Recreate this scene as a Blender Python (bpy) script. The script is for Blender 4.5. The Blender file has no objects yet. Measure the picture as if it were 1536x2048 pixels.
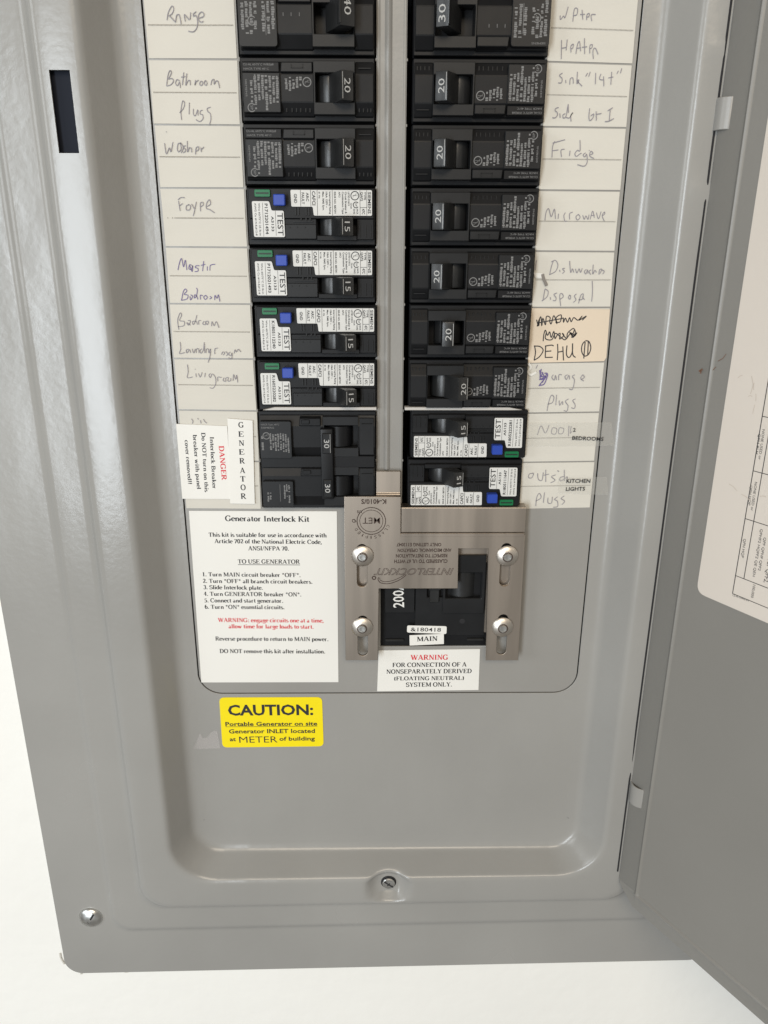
import bpy, bmesh, math, random
from mathutils import Vector, Matrix
random.seed(7)
R = math.radians
sc = bpy.context.scene
COL = sc.collection

# ------------------------------------------------------------------ camera, world, lamps, exposure
# panel coordinates used below, in millimetres: x to the right, z up, h out of the wall
CAM = (-5.7045, -74.0032, 375.3136)                    # x, z, h
ROT = ((9.99937976e-01, 4.85864072e-04, -1.11269198e-02),
       (3.21052785e-03, 9.44065518e-01, 3.29742309e-01),
       (1.06647513e-02, -3.29757580e-01, 9.44005403e-01))
FPX = 1540.0


def P(x, z, h):
    return Vector((x * .001, -h * .001, z * .001))


cam = bpy.data.cameras.new('camera')
co = bpy.data.objects.new('camera', cam)
COL.objects.link(co)
Mb = Matrix(((1, 0, 0), (0, 0, -1), (0, 1, 0)))
co.matrix_world = Matrix.Translation(P(*CAM)) @ (Mb @ Matrix(ROT)).to_4x4()
cam.sensor_fit = 'VERTICAL'
cam.sensor_height = 24
cam.lens = FPX / 2048 * 24
cam.clip_start = .01
cam.clip_end = 50
sc.camera = co
sc.render.resolution_x, sc.render.resolution_y = 768, 1024
sc.view_settings.view_transform = 'Standard'
sc.view_settings.look = 'None'
sc.view_settings.exposure = 0.15

w = bpy.data.worlds.new('World')
sc.world = w
w.use_nodes = True
w.node_tree.nodes['Background'].inputs[0].default_value = (1.0, .955, .88, 1)
w.node_tree.nodes['Background'].inputs[1].default_value = .20


def lamp(name, loc, target, sx, sy, power, col):
    l = bpy.data.lights.new(name, 'AREA')
    l.shape = 'RECTANGLE'
    l.size, l.size_y = sx, sy
    l.energy = power
    l.color = col
    o = bpy.data.objects.new(name, l)
    COL.objects.link(o)
    o.location = P(*loc)
    o.rotation_euler = (P(*target) - P(*loc)).to_track_quat('-Z', 'Y').to_euler()
    return o


lamp('window_light', (-870, -230, 2000), (-100, -200, 0), .46, 1.3, 26, (.87, .94, 1.0))
lamp('ceiling_light', (60, 900, 1800), (0, -250, 0), 1.2, .7, 18, (1.0, .86, .68))
lamp('side_window_light', (-1500, 120, 1000), (-60, -250, 0), .6, .8, 6, (.90, .96, 1.0))


# ------------------------------------------------------------------ pixel -> plane (reads positions off the photograph)
def ray(px, py):
    v = ((px - 768) / FPX, -(py - 1024) / FPX, -1.0)
    return [sum(ROT[i][j] * v[j] for j in range(3)) for i in range(3)]


def at(px, py, h=0.0):
    d = ray(px, py)
    t = (h - CAM[2]) / d[2]
    return (CAM[0] + t * d[0], CAM[1] + t * d[1])


DOORA, DHX, DHH = R(31), 139.0, 17.5


def at_door(px, py, h=0.0):
    d = ray(px, py)
    n = (math.cos(DOORA), -math.sin(DOORA))                    # towards +x / into the wall
    # plane point: hinge + h * inward normal (-cos, +sin)
    ox, oh = DHX - h * math.cos(DOORA), DHH + h * math.sin(DOORA)
    t = ((ox - CAM[0]) * n[0] + (oh - CAM[2]) * n[1]) / (d[0] * n[0] + d[2] * n[1])
    x, z, hh = CAM[0] + t * d[0], CAM[1] + t * d[1], CAM[2] + t * d[2]
    return ((x - DHX) * math.sin(DOORA) + (hh - DHH) * math.cos(DOORA), z)


# ------------------------------------------------------------------ materials
def mat(name, col, rough=.5, metal=0., bump=0., bscale=400., spec=.5, coat=0., vary=0., vscale=30., stretch=None,
        alpha=1., bdist=.0004, coatr=.1, wave=0.):
    m = bpy.data.materials.new(name)
    m.use_nodes = True
    nt = m.node_tree
    b = nt.nodes['Principled BSDF']
    c = (*col, 1)
    b.inputs['Base Color'].default_value = c
    b.inputs['Roughness'].default_value = rough
    b.inputs['Metallic'].default_value = metal
    b.inputs['Specular IOR Level'].default_value = spec
    b.inputs['Coat Weight'].default_value = coat
    b.inputs['Coat Roughness'].default_value = coatr
    b.inputs['Alpha'].default_value = alpha
    tc = nt.nodes.new('ShaderNodeTexCoord')
    mp = nt.nodes.new('ShaderNodeMapping')
    nt.links.new(tc.outputs['Object'], mp.inputs[0])
    if stretch:
        mp.inputs['Scale'].default_value = stretch
    if vary:
        n = nt.nodes.new('ShaderNodeTexNoise')
        n.inputs['Scale'].default_value = vscale
        n.inputs['Detail'].default_value = 5
        nt.links.new(mp.outputs[0], n.inputs['Vector'])
        mr = nt.nodes.new('ShaderNodeMapRange')
        mr.inputs[1].default_value, mr.inputs[2].default_value = .3, .7
        mr.inputs[3].default_value, mr.inputs[4].default_value = 1 - vary, 1 + vary
        nt.links.new(n.outputs[0], mr.inputs[0])
        mx = nt.nodes.new('ShaderNodeVectorMath')
        mx.operation = 'SCALE'
        mx.inputs[0].default_value = col
        nt.links.new(mr.outputs[0], mx.inputs['Scale'])
        nt.links.new(mx.outputs[0], b.inputs['Base Color'])
        mr2 = nt.nodes.new('ShaderNodeMapRange')
        mr2.inputs[1].default_value, mr2.inputs[2].default_value = .3, .7
        mr2.inputs[3].default_value, mr2.inputs[4].default_value = max(.03, rough * .85), min(1, rough * 1.15)
        nt.links.new(n.outputs[0], mr2.inputs[0])
        nt.links.new(mr2.outputs[0], b.inputs['Roughness'])
    if bump:
        n2 = nt.nodes.new('ShaderNodeTexNoise')
        n2.inputs['Scale'].default_value = bscale
        n2.inputs['Detail'].default_value = 3
        nt.links.new(mp.outputs[0], n2.inputs['Vector'])
        bp = nt.nodes.new('ShaderNodeBump')
        bp.inputs['Strength'].default_value = bump
        bp.inputs['Distance'].default_value = bdist
        nt.links.new(n2.outputs[0], bp.inputs['Height'])
        nt.links.new(bp.outputs[0], b.inputs['Normal'])
        if wave:
            n3 = nt.nodes.new('ShaderNodeTexNoise')
            n3.inputs['Scale'].default_value = 16
            n3.inputs['Detail'].default_value = 2
            mp3 = nt.nodes.new('ShaderNodeMapping')
            mp3.inputs['Scale'].default_value = (1.6, 1, .55)
            nt.links.new(tc.outputs['Object'], mp3.inputs[0])
            nt.links.new(mp3.outputs[0], n3.inputs['Vector'])
            bp3 = nt.nodes.new('ShaderNodeBump')
            bp3.inputs['Strength'].default_value = 1
            bp3.inputs['Distance'].default_value = wave
            nt.links.new(n3.outputs[0], bp3.inputs['Height'])
            nt.links.new(bp3.outputs[0], bp.inputs['Normal'])
    return m


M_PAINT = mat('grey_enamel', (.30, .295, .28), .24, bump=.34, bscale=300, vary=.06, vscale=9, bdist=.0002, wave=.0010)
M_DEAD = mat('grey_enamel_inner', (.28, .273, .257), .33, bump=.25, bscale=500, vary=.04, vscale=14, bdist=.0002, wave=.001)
M_DOOR = mat('grey_enamel_door_shaded', (.215, .207, .19), .42, bump=.3, bscale=500, vary=.03, vscale=10, bdist=.0002)  # same enamel as the cover, darkened to put the door's shade into the colour
M_WALL = mat('white_wall_paint', (.84, .835, .80), .6, bump=.8, bscale=70, vary=.015, vscale=5, bdist=.0006)
M_BLACK = mat('black_breaker_plastic', (.0065, .0068, .0078), .46, spec=.26, bump=.3, bscale=1400, vary=.12, vscale=60, bdist=.00006)
M_PLATE = mat('dark_plate_plastic', (.0105, .011, .012), .42, spec=.30, bump=.2, bscale=1200, vary=.1, vscale=60, bdist=.00006)
M_HANDLE = mat('black_handle_plastic', (.0165, .017, .0175), .34, bump=.3, bscale=900, vary=.15, vscale=90, bdist=.00008)
M_DARK = mat('dark_parts_and_shade', (.012, .012, .014), .8)  # near black for dark parts and for painted shade in gaps and holes
M_SLOT = mat('slot_shade_dark', (.010, .013, .022), .7, spec=.2)  # navy black that stands for the shade inside the latch slot
M_INKGLINT = mat('pale_print_and_glint', (.42, .42, .41), .6)  # pale ink, also paints the highlight on the lever edges
M_DIMINK = mat('dim_print', (.17, .17, .17), .6)
M_WLABEL = mat('white_foil_label', (.62, .62, .60), .35, bump=.1, bscale=300)
M_BINK = mat('black_print', (.018, .018, .02), .5)
M_BLUE = mat('blue_button_plastic', (.018, .055, .36), .35)
M_GREEN = mat('green_lens_plastic', (.006, .14, .05), .3)
M_GREEND = mat('green_lens_slit', (.001, .018, .008), .5)
M_PAPER = mat('cream_card', (.60, .578, .52), .75, bump=.55, bscale=22, vary=.03, vscale=18, bdist=.0012, stretch=(1, 1, 3.2))
M_PAPER2 = mat('tan_card', (.66, .56, .44), .75, bump=.3, bscale=22, vary=.04, vscale=15, bdist=.0008)
M_WPAPER = mat('white_sticker_paper', (.75, .74, .70), .55, bump=.2, bscale=18, vary=.012, vscale=12, bdist=.0008)
M_DPAPER = mat('door_chart_paper', (.63, .575, .515), .55, bump=.15, bscale=30, vary=.02, vscale=8)
M_YELLOW = mat('yellow_sticker', (.86, .70, .0), .4, bump=.1, bscale=60, vary=.02)
M_RED = mat('red_print', (.62, .025, .04), .6)
M_PEN = mat('ballpoint_ink', (.235, .22, .25), .6)
M_PENB = mat('black_pen_ink', (.03, .028, .03), .6)
M_PENV = mat('violet_pen_ink', (.13, .10, .26), .6)
M_DOT = mat('grey_dot_print', (.19, .175, .155), .6)
M_STEEL = mat('brushed_stainless', (.38, .33, .28), .46, 1.0, bump=.3, bscale=260, vary=.09, vscale=90, stretch=(1, 1, .06), bdist=.00004)
M_ENGR = mat('engraved_steel', (.05, .03, .022), .6, .1)
M_BOLT = mat('bolt_steel', (.66, .61, .55), .40, 1.0, bump=.3, bscale=300, vary=.05, vscale=200, bdist=.00005)
M_SCREW = mat('zinc_screw', (.70, .70, .68), .33, 1.0, bump=.3, bscale=500, vary=.1, vscale=300, bdist=.00006)
M_BAR = mat('bright_bar_metal', (.50, .48, .45), .5, .1)
M_TAPE = mat('clear_tape', (.70, .69, .64), .2, alpha=.09, bump=.8, bscale=110)
M_TAPE2 = mat('tape_residue', (.60, .575, .56), .25, alpha=.32, bump=.6, bscale=120)
M_RUST = mat('rust_scuff', (.17, .085, .05), .7)
M_CRUMB = mat('caulk_crumb', (.60, .58, .53), .8)


# ------------------------------------------------------------------ mesh builder
class MB:
    def __init__(s):
        s.v, s.f = [], []

    def add(s, vs, fs):
        o = len(s.v)
        s.v += vs
        s.f += [tuple(i + o for i in f) for f in fs]
        return s

    def box(s, x0, x1, z0, z1, h0, h1):
        return s.prism([(x0, z0), (x1, z0), (x1, z1), (x0, z1)], h0, h1)

    def prism(s, poly, h0, h1, top=None):
        n = len(poly)
        top = top or poly
        vs = [(x, z, h0) for x, z in poly] + [(x, z, h1) for x, z in top]
        fs = [tuple(range(n)), tuple(range(2 * n - 1, n - 1, -1))] + [(i, (i + 1) % n, n + (i + 1) % n, n + i) for i in range(n)]
        return s.add(vs, fs)

    def sheet(s, poly, h):
        return s.add([(x, z, h) for x, z in poly], [tuple(range(len(poly)))])

    def frame(s, x0, x1, z0, z1, a0, a1, c0, c1, h0, h1):
        o = [(x0, z0), (x1, z0), (x1, z1), (x0, z1)]
        i = [(a0, c0), (a1, c0), (a1, c1), (a0, c1)]
        vs = [(x, z, h1) for x, z in o] + [(x, z, h1) for x, z in i] + [(x, z, h0) for x, z in o] + [(x, z, h0) for x, z in i]
        fs = []
        for k in range(4):
            m = (k + 1) % 4
            fs += [(k, m, 4 + m, 4 + k), (k, m, 8 + m, 8 + k), (4 + k, 4 + m, 12 + m, 12 + k), (8 + k, 8 + m, 12 + m, 12 + k)]
        return s.add(vs, fs)

    def xprof(s, x0, x1, prof, ins=0.):
        """profile of (z, h) points extruded along x, closed below"""
        n = len(prof)
        vs = [(x0, z, h) for z, h in prof] + [(x1, z, h) for z, h in prof]
        fs = [tuple(range(n)), tuple(range(2 * n - 1, n - 1, -1))] + [(i, (i + 1) % n, n + (i + 1) % n, n + i) for i in range(n)]
        return s.add(vs, fs)

    def zprof(s, z0, z1, prof):
        """profile of (x, h) points extruded along z"""
        n = len(prof)
        vs = [(x, z0, h) for x, h in prof] + [(x, z1, h) for x, h in prof]
        fs = [tuple(range(n)), tuple(range(2 * n - 1, n - 1, -1))] + [(i, (i + 1) % n, n + (i + 1) % n, n + i) for i in range(n)]
        return s.add(vs, fs)

    def lathe(s, cx, cz, prof, n=32):
        """profile of (r, h)"""
        vs, fs = [], []
        for r, h in prof:
            for k in range(n):
                a = 2 * math.pi * k / n
                vs.append((cx + r * math.cos(a), cz + r * math.sin(a), h))
        for i in range(len(prof) - 1):
            for k in range(n):
                m = (k + 1) % n
                fs.append((i * n + k, i * n + m, (i + 1) * n + m, (i + 1) * n + k))
        fs.append(tuple(range(n)))
        fs.append(tuple(range((len(prof) - 1) * n, len(prof) * n)))
        return s.add(vs, fs)

    def ring(s, cx, cz, r, wd, h, n=28, a0=0, a1=360):
        pts = [(cx + r * math.cos(R(a0 + (a1 - a0) * k / n)), cz + r * math.sin(R(a0 + (a1 - a0) * k / n))) for k in range(n + 1)]
        return s.stroke(pts, wd, h)

    def stroke(s, pts, wd, h, wz=None):
        """ribbon along a line; wz gives an elliptical nib (wd across x, wz across z)"""
        n = len(pts)
        if n < 2:
            return s
        vs = []
        for i, (x, z) in enumerate(pts):
            a, b = pts[max(0, i - 1)], pts[min(n - 1, i + 1)]
            dx, dz = b[0] - a[0], b[1] - a[1]
            l = math.hypot(dx, dz) or 1
            nx, nz = -dz / l, dx / l
            q = wd / 2 if wz is None else math.hypot(wd / 2 * nx, wz / 2 * nz)
            vs += [(x + nx * q, z + nz * q, h), (x - nx * q, z - nz * q, h)]
        return s.add(vs, [(2 * i, 2 * i + 1, 2 * i + 3, 2 * i + 2) for i in range(n - 1)])

    def mesh(s, name, m, origin=(0, 0, 0), bev=0, seg=1, smooth=False, flip_flat=True):
        me = bpy.data.meshes.new(name)
        bm = bmesh.new()
        ox, oz, oh = origin
        bv = [bm.verts.new(P(x - ox, z - oz, h - oh)) for x, z, h in s.v]
        for f in s.f:
            try:
                bm.faces.new([bv[i] for i in f])
            except ValueError:
                pass
        flat = len(s.v) and max(v[2] for v in s.v) - min(v[2] for v in s.v) < .15
        if not flat:
            bmesh.ops.recalc_face_normals(bm, faces=bm.faces)
        else:
            bm.normal_update()
            for f in bm.faces:
                if f.normal.y > 0:
                    f.normal_flip()
        if bev:
            es = [e for e in bm.edges if len(e.link_faces) == 2 and e.calc_face_angle(0) > .5]
            bmesh.ops.bevel(bm, geom=es, offset=bev * .001, segments=seg, affect='EDGES', clamp_overlap=True, profile=.6)
        if smooth:
            for f in bm.faces:
                f.smooth = True
        bm.to_mesh(me)
        bm.free()
        me.materials.append(m)
        if smooth == 'auto':
            me.set_sharp_from_angle(angle=R(38))
        return me


def obj(name, me, parent=None, loc=(0, 0, 0)):
    o = bpy.data.objects.new(name, me)
    COL.objects.link(o)
    o.parent = parent
    o.location = P(*loc)
    return o


def tag(o, label=None, cat=None, group=None, kind=None):
    for k, v in (('label', label), ('category', cat), ('group', group), ('kind', kind)):
        if v:
            o[k] = v
    return o


def thing(name, label, cat, loc, group=None, turned=False):
    o = bpy.data.objects.new(name, None)
    o.empty_display_size = .01
    COL.objects.link(o)
    o.location = P(*loc)
    if turned:
        o.rotation_euler = (0, math.pi, 0)
    return tag(o, label, cat, group)


def curve_mesh(name, outer, holes, h0, h1, m, bev=.15, origin=(0, 0, 0)):
    c = bpy.data.curves.new('outline', 'CURVE')
    c.dimensions = '2D'
    c.fill_mode = 'BOTH'
    c.extrude = ((h1 - h0) / 2 - bev) * .001
    c.bevel_depth = bev * .001
    c.bevel_resolution = 1
    for poly in [outer] + holes:
        sp = c.splines.new('POLY')
        sp.points.add(len(poly) - 1)
        for i, (x, z) in enumerate(poly):
            sp.points[i].co = ((x - origin[0]) * .001, (z - origin[1]) * .001, 0, 1)
        sp.use_cyclic_u = True
    o = bpy.data.objects.new('outline', c)
    COL.objects.link(o)
    dg = bpy.context.evaluated_depsgraph_get()
    me = bpy.data.meshes.new_from_object(o.evaluated_get(dg))
    bpy.data.objects.remove(o)
    mid = (h0 + h1) / 2 - origin[2]
    me.transform(Matrix.Translation((0, -mid * .001, 0)) @ Matrix.Rotation(R(90), 4, 'X'))
    me.name = name
    me.materials.clear()
    me.materials.append(m)
    return me


def rrect(x0, x1, z0, z1, r, n=6):
    pts = []
    for cx, cz, a in ((x1 - r, z1 - r, 0), (x0 + r, z1 - r, 90), (x0 + r, z0 + r, 180), (x1 - r, z0 + r, 270)):
        for k in range(n + 1):
            t = R(a + 90 * k / n)
            pts.append((cx + r * math.cos(t), cz + r * math.sin(t)))
    return pts


def rquad(pts, r, n=5):
    """quadrilateral with rounded corners"""
    out = []
    m = len(pts)
    for i in range(m):
        p, a, b = Vector(pts[i]), Vector(pts[i - 1]), Vector(pts[(i + 1) % m])
        u, v = (a - p).normalized() * r, (b - p).normalized() * r
        for k in range(n + 1):
            t = k / n
            q = p + u * (1 - t) ** 2 + v * t ** 2
            out.append((q.x, q.y))
    return out


# ------------------------------------------------------------------ lettering
_tc = {}
_cap = {}


def sans(s, bold=0., shear=0.):
    key = (s, bold, shear)
    if key in _tc:
        return _tc[key]
    c = bpy.data.curves.new('t', 'FONT')
    c.body = s
    c.size = 1
    c.resolution_u = 2
    c.offset = bold
    c.shear = shear
    o = bpy.data.objects.new('t', c)
    COL.objects.link(o)
    dg = bpy.context.evaluated_depsgraph_get()
    me = bpy.data.meshes.new_from_object(o.evaluated_get(dg))
    bpy.data.objects.remove(o)
    vs = [(v.co.x, v.co.y) for v in me.vertices]
    fs = [tuple(p.vertices) for p in me.polygons]
    bpy.data.meshes.remove(me)
    _tc[key] = (vs, fs)
    return _tc[key]


def arc(cx, cy, rx, ry, a0, a1, n=9):
    return [(cx + rx * math.cos(R(a0 + (a1 - a0) * k / n)), cy + ry * math.sin(R(a0 + (a1 - a0) * k / n))) for k in range(n + 1)]


A_ = arc
# skeleton serif face: advance, thick strokes, thin strokes, serifs (x, y, half width)
SF = {
 'A': (.76, [[(.36, 1), (.64, 0)]], [[(.08, 0), (.36, 1)], [(.19, .32), (.53, .32)]], [(.09, 0, .1), (.64, 0, .13)]),
 'B': (.70, [[(.17, 0), (.17, 1)], [(.17, .98), (.34, .98)] + A_(.34, .75, .19, .23, 90, -90) + [(.17, .52)], A_(.36, .27, .24, .25, 90, -90) + [(.17, .02)]], [], [(.14, 0, .12), (.14, 1, .12)]),
 'C': (.74, [A_(.4, .5, .31, .49, 48, 312, 16)], [[(.63, 1), (.63, .72)]], []),
 'D': (.78, [[(.17, 0), (.17, 1)], [(.17, .98), (.32, .98)] + A_(.32, .5, .36, .48, 90, -90, 14) + [(.17, .02)]], [], [(.14, 0, .12), (.14, 1, .12)]),
 'E': (.68, [[(.17, 0), (.17, 1)]], [[(.05, .97), (.6, .97), (.6, .76)], [(.17, .52), (.44, .52)], [(.44, .64), (.44, .4)], [(.05, .03), (.62, .03), (.64, .25)]], []),
 'F': (.63, [[(.17, 0), (.17, 1)]], [[(.05, .97), (.58, .97), (.58, .76)], [(.17, .52), (.42, .52)], [(.42, .64), (.42, .4)]], [(.17, 0, .13)]),
 'G': (.80, [A_(.41, .5, .32, .49, 48, 312, 16), [(.64, .42), (.64, .06)]], [[(.64, 1), (.64, .72)]], [(.63, .43, .14)]),
 'H': (.82, [[(.17, 0), (.17, 1)], [(.65, 0), (.65, 1)]], [[(.17, .52), (.65, .52)]], [(.17, 0, .13), (.17, 1, .13), (.65, 0, .13), (.65, 1, .13)]),
 'I': (.40, [[(.2, 0), (.2, 1)]], [], [(.2, 0, .14), (.2, 1, .14)]),
 'K': (.80, [[(.17, 0), (.17, 1)], [(.3, .56), (.66, 0)]], [[(.17, .36), (.62, .98)]], [(.17, 0, .13), (.17, 1, .13), (.66, 0, .12), (.6, 1, .12)]),
 'L': (.68, [[(.17, 0), (.17, 1)]], [[(.05, .03), (.61, .03), (.63, .28)]], [(.17, 1, .13)]),
 'M': (.98, [[(.81, 0), (.81, 1)], [(.19, 1), (.48, .08)]], [[(.16, 0), (.16, 1)], [(.48, .08), (.8, 1)]], [(.16, 0, .11), (.81, 0, .13), (.12, 1, .08), (.84, 1, .1)]),
 'N': (.78, [[(.17, .98), (.64, .02)]], [[(.15, 0), (.15, 1)], [(.65, 0), (.65, 1)]], [(.15, 0, .11), (.65, 1, .11), (.1, 1, .07)]),
 'O': (.80, [A_(.4, .5, .31, .49, 0, 360, 20)], [], []),
 'P': (.66, [[(.17, 0), (.17, 1)], [(.17, .98), (.34, .98)] + A_(.34, .73, .23, .25, 90, -90) + [(.17, .48)]], [], [(.17, 0, .13), (.14, 1, .1)]),
 'R': (.76, [[(.17, 0), (.17, 1)], [(.17, .98), (.34, .98)] + A_(.34, .74, .22, .24, 90, -90) + [(.17, .5)], [(.36, .5), (.64, .02)]], [], [(.17, 0, .13), (.14, 1, .1), (.67, 0, .09)]),
 'S': (.60, [A_(.29, .74, .2, .24, 40, 270, 10)[:-1] + A_(.31, .26, .22, .25, 90, -150, 10)], [[(.47, 1), (.47, .75)], [(.08, 0), (.08, .27)]], []),
 'T': (.70, [[(.35, 0), (.35, .98)]], [[(.06, .74), (.06, .97), (.64, .97), (.64, .74)]], [(.35, 0, .14)]),
 'U': (.78, [[(.17, 1), (.17, .3)] + A_(.4, .3, .23, .28, 180, 290, 8)], [A_(.4, .3, .23, .28, 290, 360, 5) + [(.63, 1)]], [(.17, 1, .13), (.63, 1, .11)]),
 'V': (.74, [[(.12, 1), (.4, .02)]], [[(.4, .02), (.66, 1)]], [(.12, 1, .12), (.65, 1, .1)]),
 'W': (1.04, [[(.12, 1), (.34, .02)], [(.5, 1), (.72, .02)]], [[(.34, .02), (.54, .96)], [(.72, .02), (.94, 1)]], [(.12, 1, .12), (.5, 1, .1), (.94, 1, .1)]),
 'Y': (.74, [[(.11, 1), (.37, .5)], [(.37, 0), (.37, .5)]], [[(.37, .5), (.64, 1)]], [(.11, 1, .11), (.63, 1, .1), (.37, 0, .13)]),
 'a': (.52, [[(.36, .4), (.36, .06), (.45, .03)], A_(.22, .17, .13, .16, 80, 330, 10)], [A_(.24, .48, .12, .16, 160, 0, 8) + [(.36, .4)], [(.22, .33), (.36, .4)]], []),
 'b': (.58, [[(.14, 1), (.14, .02)], A_(.3, .33, .2, .31, 130, -150, 14)], [], [(.11, 1, .08)]),
 'c': (.47, [A_(.27, .33, .19, .31, 50, 310, 12)], [], []),
 'd': (.58, [[(.43, 1), (.43, .02)], A_(.27, .33, .2, .31, 50, 330, 14)], [], [(.4, 1, .08), (.48, .02, .06)]),
 'e': (.47, [A_(.25, .33, .19, .31, 8, 315, 14)], [[(.08, .36), (.43, .36)]], []),
 'f': (.38, [[(.17, 0), (.17, .8)] + A_(.28, .8, .11, .18, 180, 50, 6)], [[(.05, .63), (.33, .63)]], [(.17, 0, .12)]),
 'g': (.52, [A_(.24, .42, .16, .22, 0, 360, 14), [(.12, .12), (.38, .04)] + A_(.25, -.12, .2, .15, 40, -200, 12)], [[(.34, .58), (.5, .62)]], []),
 'h': (.60, [[(.14, 1), (.14, 0)], A_(.32, .42, .14, .2, 150, 0, 7) + [(.46, 0)]], [], [(.11, 1, .08), (.14, 0, .11), (.46, 0, .11)]),
 'i': (.30, [[(.15, .63), (.15, 0)], [(.15, .82), (.15, .98)]], [], [(.12, .63, .08), (.15, 0, .12)]),
 'k': (.58, [[(.14, 1), (.14, 0)], [(.25, .38), (.47, 0)]], [[(.14, .26), (.44, .62)]], [(.11, 1, .08), (.14, 0, .11), (.48, 0, .1), (.44, .62, .09)]),
 'l': (.30, [[(.15, 1), (.15, 0)]], [], [(.12, 1, .08), (.15, 0, .12)]),
 'm': (.88, [[(.14, .63), (.14, 0)], A_(.3, .42, .14, .2, 150, 0, 6) + [(.44, 0)], A_(.6, .42, .14, .2, 150, 0, 6) + [(.74, 0)]], [], [(.11, .63, .07), (.14, 0, .1), (.44, 0, .1), (.74, 0, .11)]),
 'n': (.60, [[(.14, .63), (.14, 0)], A_(.32, .42, .14, .2, 150, 0, 7) + [(.46, 0)]], [], [(.11, .63, .07), (.14, 0, .11), (.46, 0, .11)]),
 'o': (.52, [A_(.26, .33, .18, .31, 0, 360, 16)], [], []),
 'p': (.58, [[(.14, .63), (.14, -.28)], A_(.3, .33, .2, .31, 130, -140, 14)], [], [(.11, .63, .07), (.14, -.28, .12)]),
 'r': (.46, [[(.14, .63), (.14, 0)], A_(.3, .46, .12, .17, 150, 60, 4)], [], [(.11, .63, .07), (.14, 0, .12)]),
 's': (.42, [A_(.2, .47, .13, .15, 45, 270, 8)[:-1] + A_(.21, .17, .14, .16, 90, -150, 8)], [], []),
 't': (.36, [[(.16, .84), (.16, .12), (.22, .03), (.32, .08)]], [[(.04, .62), (.31, .62)]], []),
 'u': (.60, [[(.14, .63), (.14, .2)] + A_(.28, .2, .14, .18, 180, 320, 7), [(.45, .63), (.45, 0)]], [], [(.1, .63, .07), (.41, .63, .07), (.5, .01, .06)]),
 'v': (.54, [[(.09, .63), (.28, .02)]], [[(.28, .02), (.46, .63)]], [(.1, .63, .09), (.46, .63, .08)]),
 'w': (.76, [[(.09, .63), (.24, .02)], [(.36, .63), (.51, .02)]], [[(.24, .02), (.38, .6)], [(.51, .02), (.67, .63)]], [(.1, .63, .09), (.36, .63, .08), (.67, .63, .08)]),
 'y': (.54, [[(.09, .63), (.28, .02)]], [[(.46, .63), (.24, -.18), (.1, -.24)]], [(.1, .63, .09), (.46, .63, .08)]),
 '0': (.54, [A_(.27, .5, .18, .49, 0, 360, 18)], [], []),
 '1': (.54, [[(.28, 0), (.28, 1)]], [[(.28, .98), (.14, .86)]], [(.28, 0, .15)]),
 '2': (.54, [A_(.26, .73, .17, .25, 160, -30, 8) + [(.1, .05)], [(.1, .05), (.46, .05)]], [[(.46, .05), (.48, .24)]], []),
 '3': (.54, [A_(.25, .75, .16, .23, 150, -90, 9), A_(.25, .27, .2, .26, 90, -150, 9)], [], []),
 '4': (.54, [[(.35, 0), (.35, 1)]], [[(.35, 1), (.05, .3), (.5, .3)]], []),
 '5': (.54, [[(.15, .92), (.45, .92)], A_(.23, .3, .21, .29, 110, -140, 10)], [[(.15, .95), (.12, .52)]], []),
 '6': (.54, [A_(.34, .5, .24, .5, 100, 180, 6) + A_(.28, .3, .18, .29, 180, 520, 14)], [], []),
 '7': (.54, [[(.1, .93), (.47, .93)], [(.47, .93), (.22, 0)]], [[(.08, .95), (.06, .74)]], []),
 '.': (.27, [[(.13, 0), (.13, .15)]], [], []),
 ',': (.27, [[(.13, .13), (.13, .02), (.08, -.15)]], [], []),
 ':': (.34, [[(.16, 0), (.16, .15)], [(.16, .48), (.16, .63)]], [], []),
 '!': (.34, [[(.17, 0), (.17, .15)], [(.17, .28), (.17, 1)]], [], []),
 '/': (.34, [], [[(.02, -.03), (.3, 1.02)]], []),
 '(': (.36, [A_(.36, .42, .22, .62, 130, 230, 8)], [], []),
 ')': (.36, [A_(0, .42, .22, .62, 50, -50, 8)], [], []),
 '*': (.50, [], [[(.25, .55), (.25, 1)], [(.08, .66), (.42, .9)], [(.08, .9), (.42, .66)]], []),
 ' ': (.27, [], [], []),
}


def serif(s):
    key = ('serif', s)
    if key in _tc:
        return _tc[key]
    mb = MB()
    x = 0
    for ch in s:
        g = SF.get(ch, SF[' '])
        for st in g[1]:
            mb.stroke([(x + a, b) for a, b in st], .18, 0, .10)
        for st in g[2]:
            mb.stroke([(x + a, b) for a, b in st], .08, .001)
        for a, b, hw in g[3]:
            mb.stroke([(x + a - hw, b + (.03 if b < .1 else -.03)), (x + a + hw, b + (.03 if b < .1 else -.03))], .06, .002)
        x += g[0]
    _tc[key] = ([(v[0], v[1], v[2]) for v in mb.v], mb.f)
    return _tc[key]


def extent(vs):
    xs = [v[0] for v in vs]
    return min(xs), max(xs)


def put(mb, s, a, b, cap, h, font='sans', bold=0., shear=0.):
    """lettering whose baseline runs from point a to point b (mm), capital height cap (mm)"""
    vs, fs = serif(s) if font == 'serif' else sans(s, bold, shear)
    if not vs:
        return
    x0, x1 = extent(vs)
    dx, dz = b[0] - a[0], b[1] - a[1]
    L = math.hypot(dx, dz)
    ux, uz = dx / L, dz / L
    kx = L / (x1 - x0)
    ky = cap / (1.0 if font == 'serif' else .729)
    out = []
    for v in vs:
        t, u = (v[0] - x0) * kx, v[1] * ky
        out.append((a[0] + ux * t - uz * u, a[1] + uz * t + ux * u, h + (v[2] * 8 if len(v) > 2 else 0)))
    mb.add(out, fs)


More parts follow.
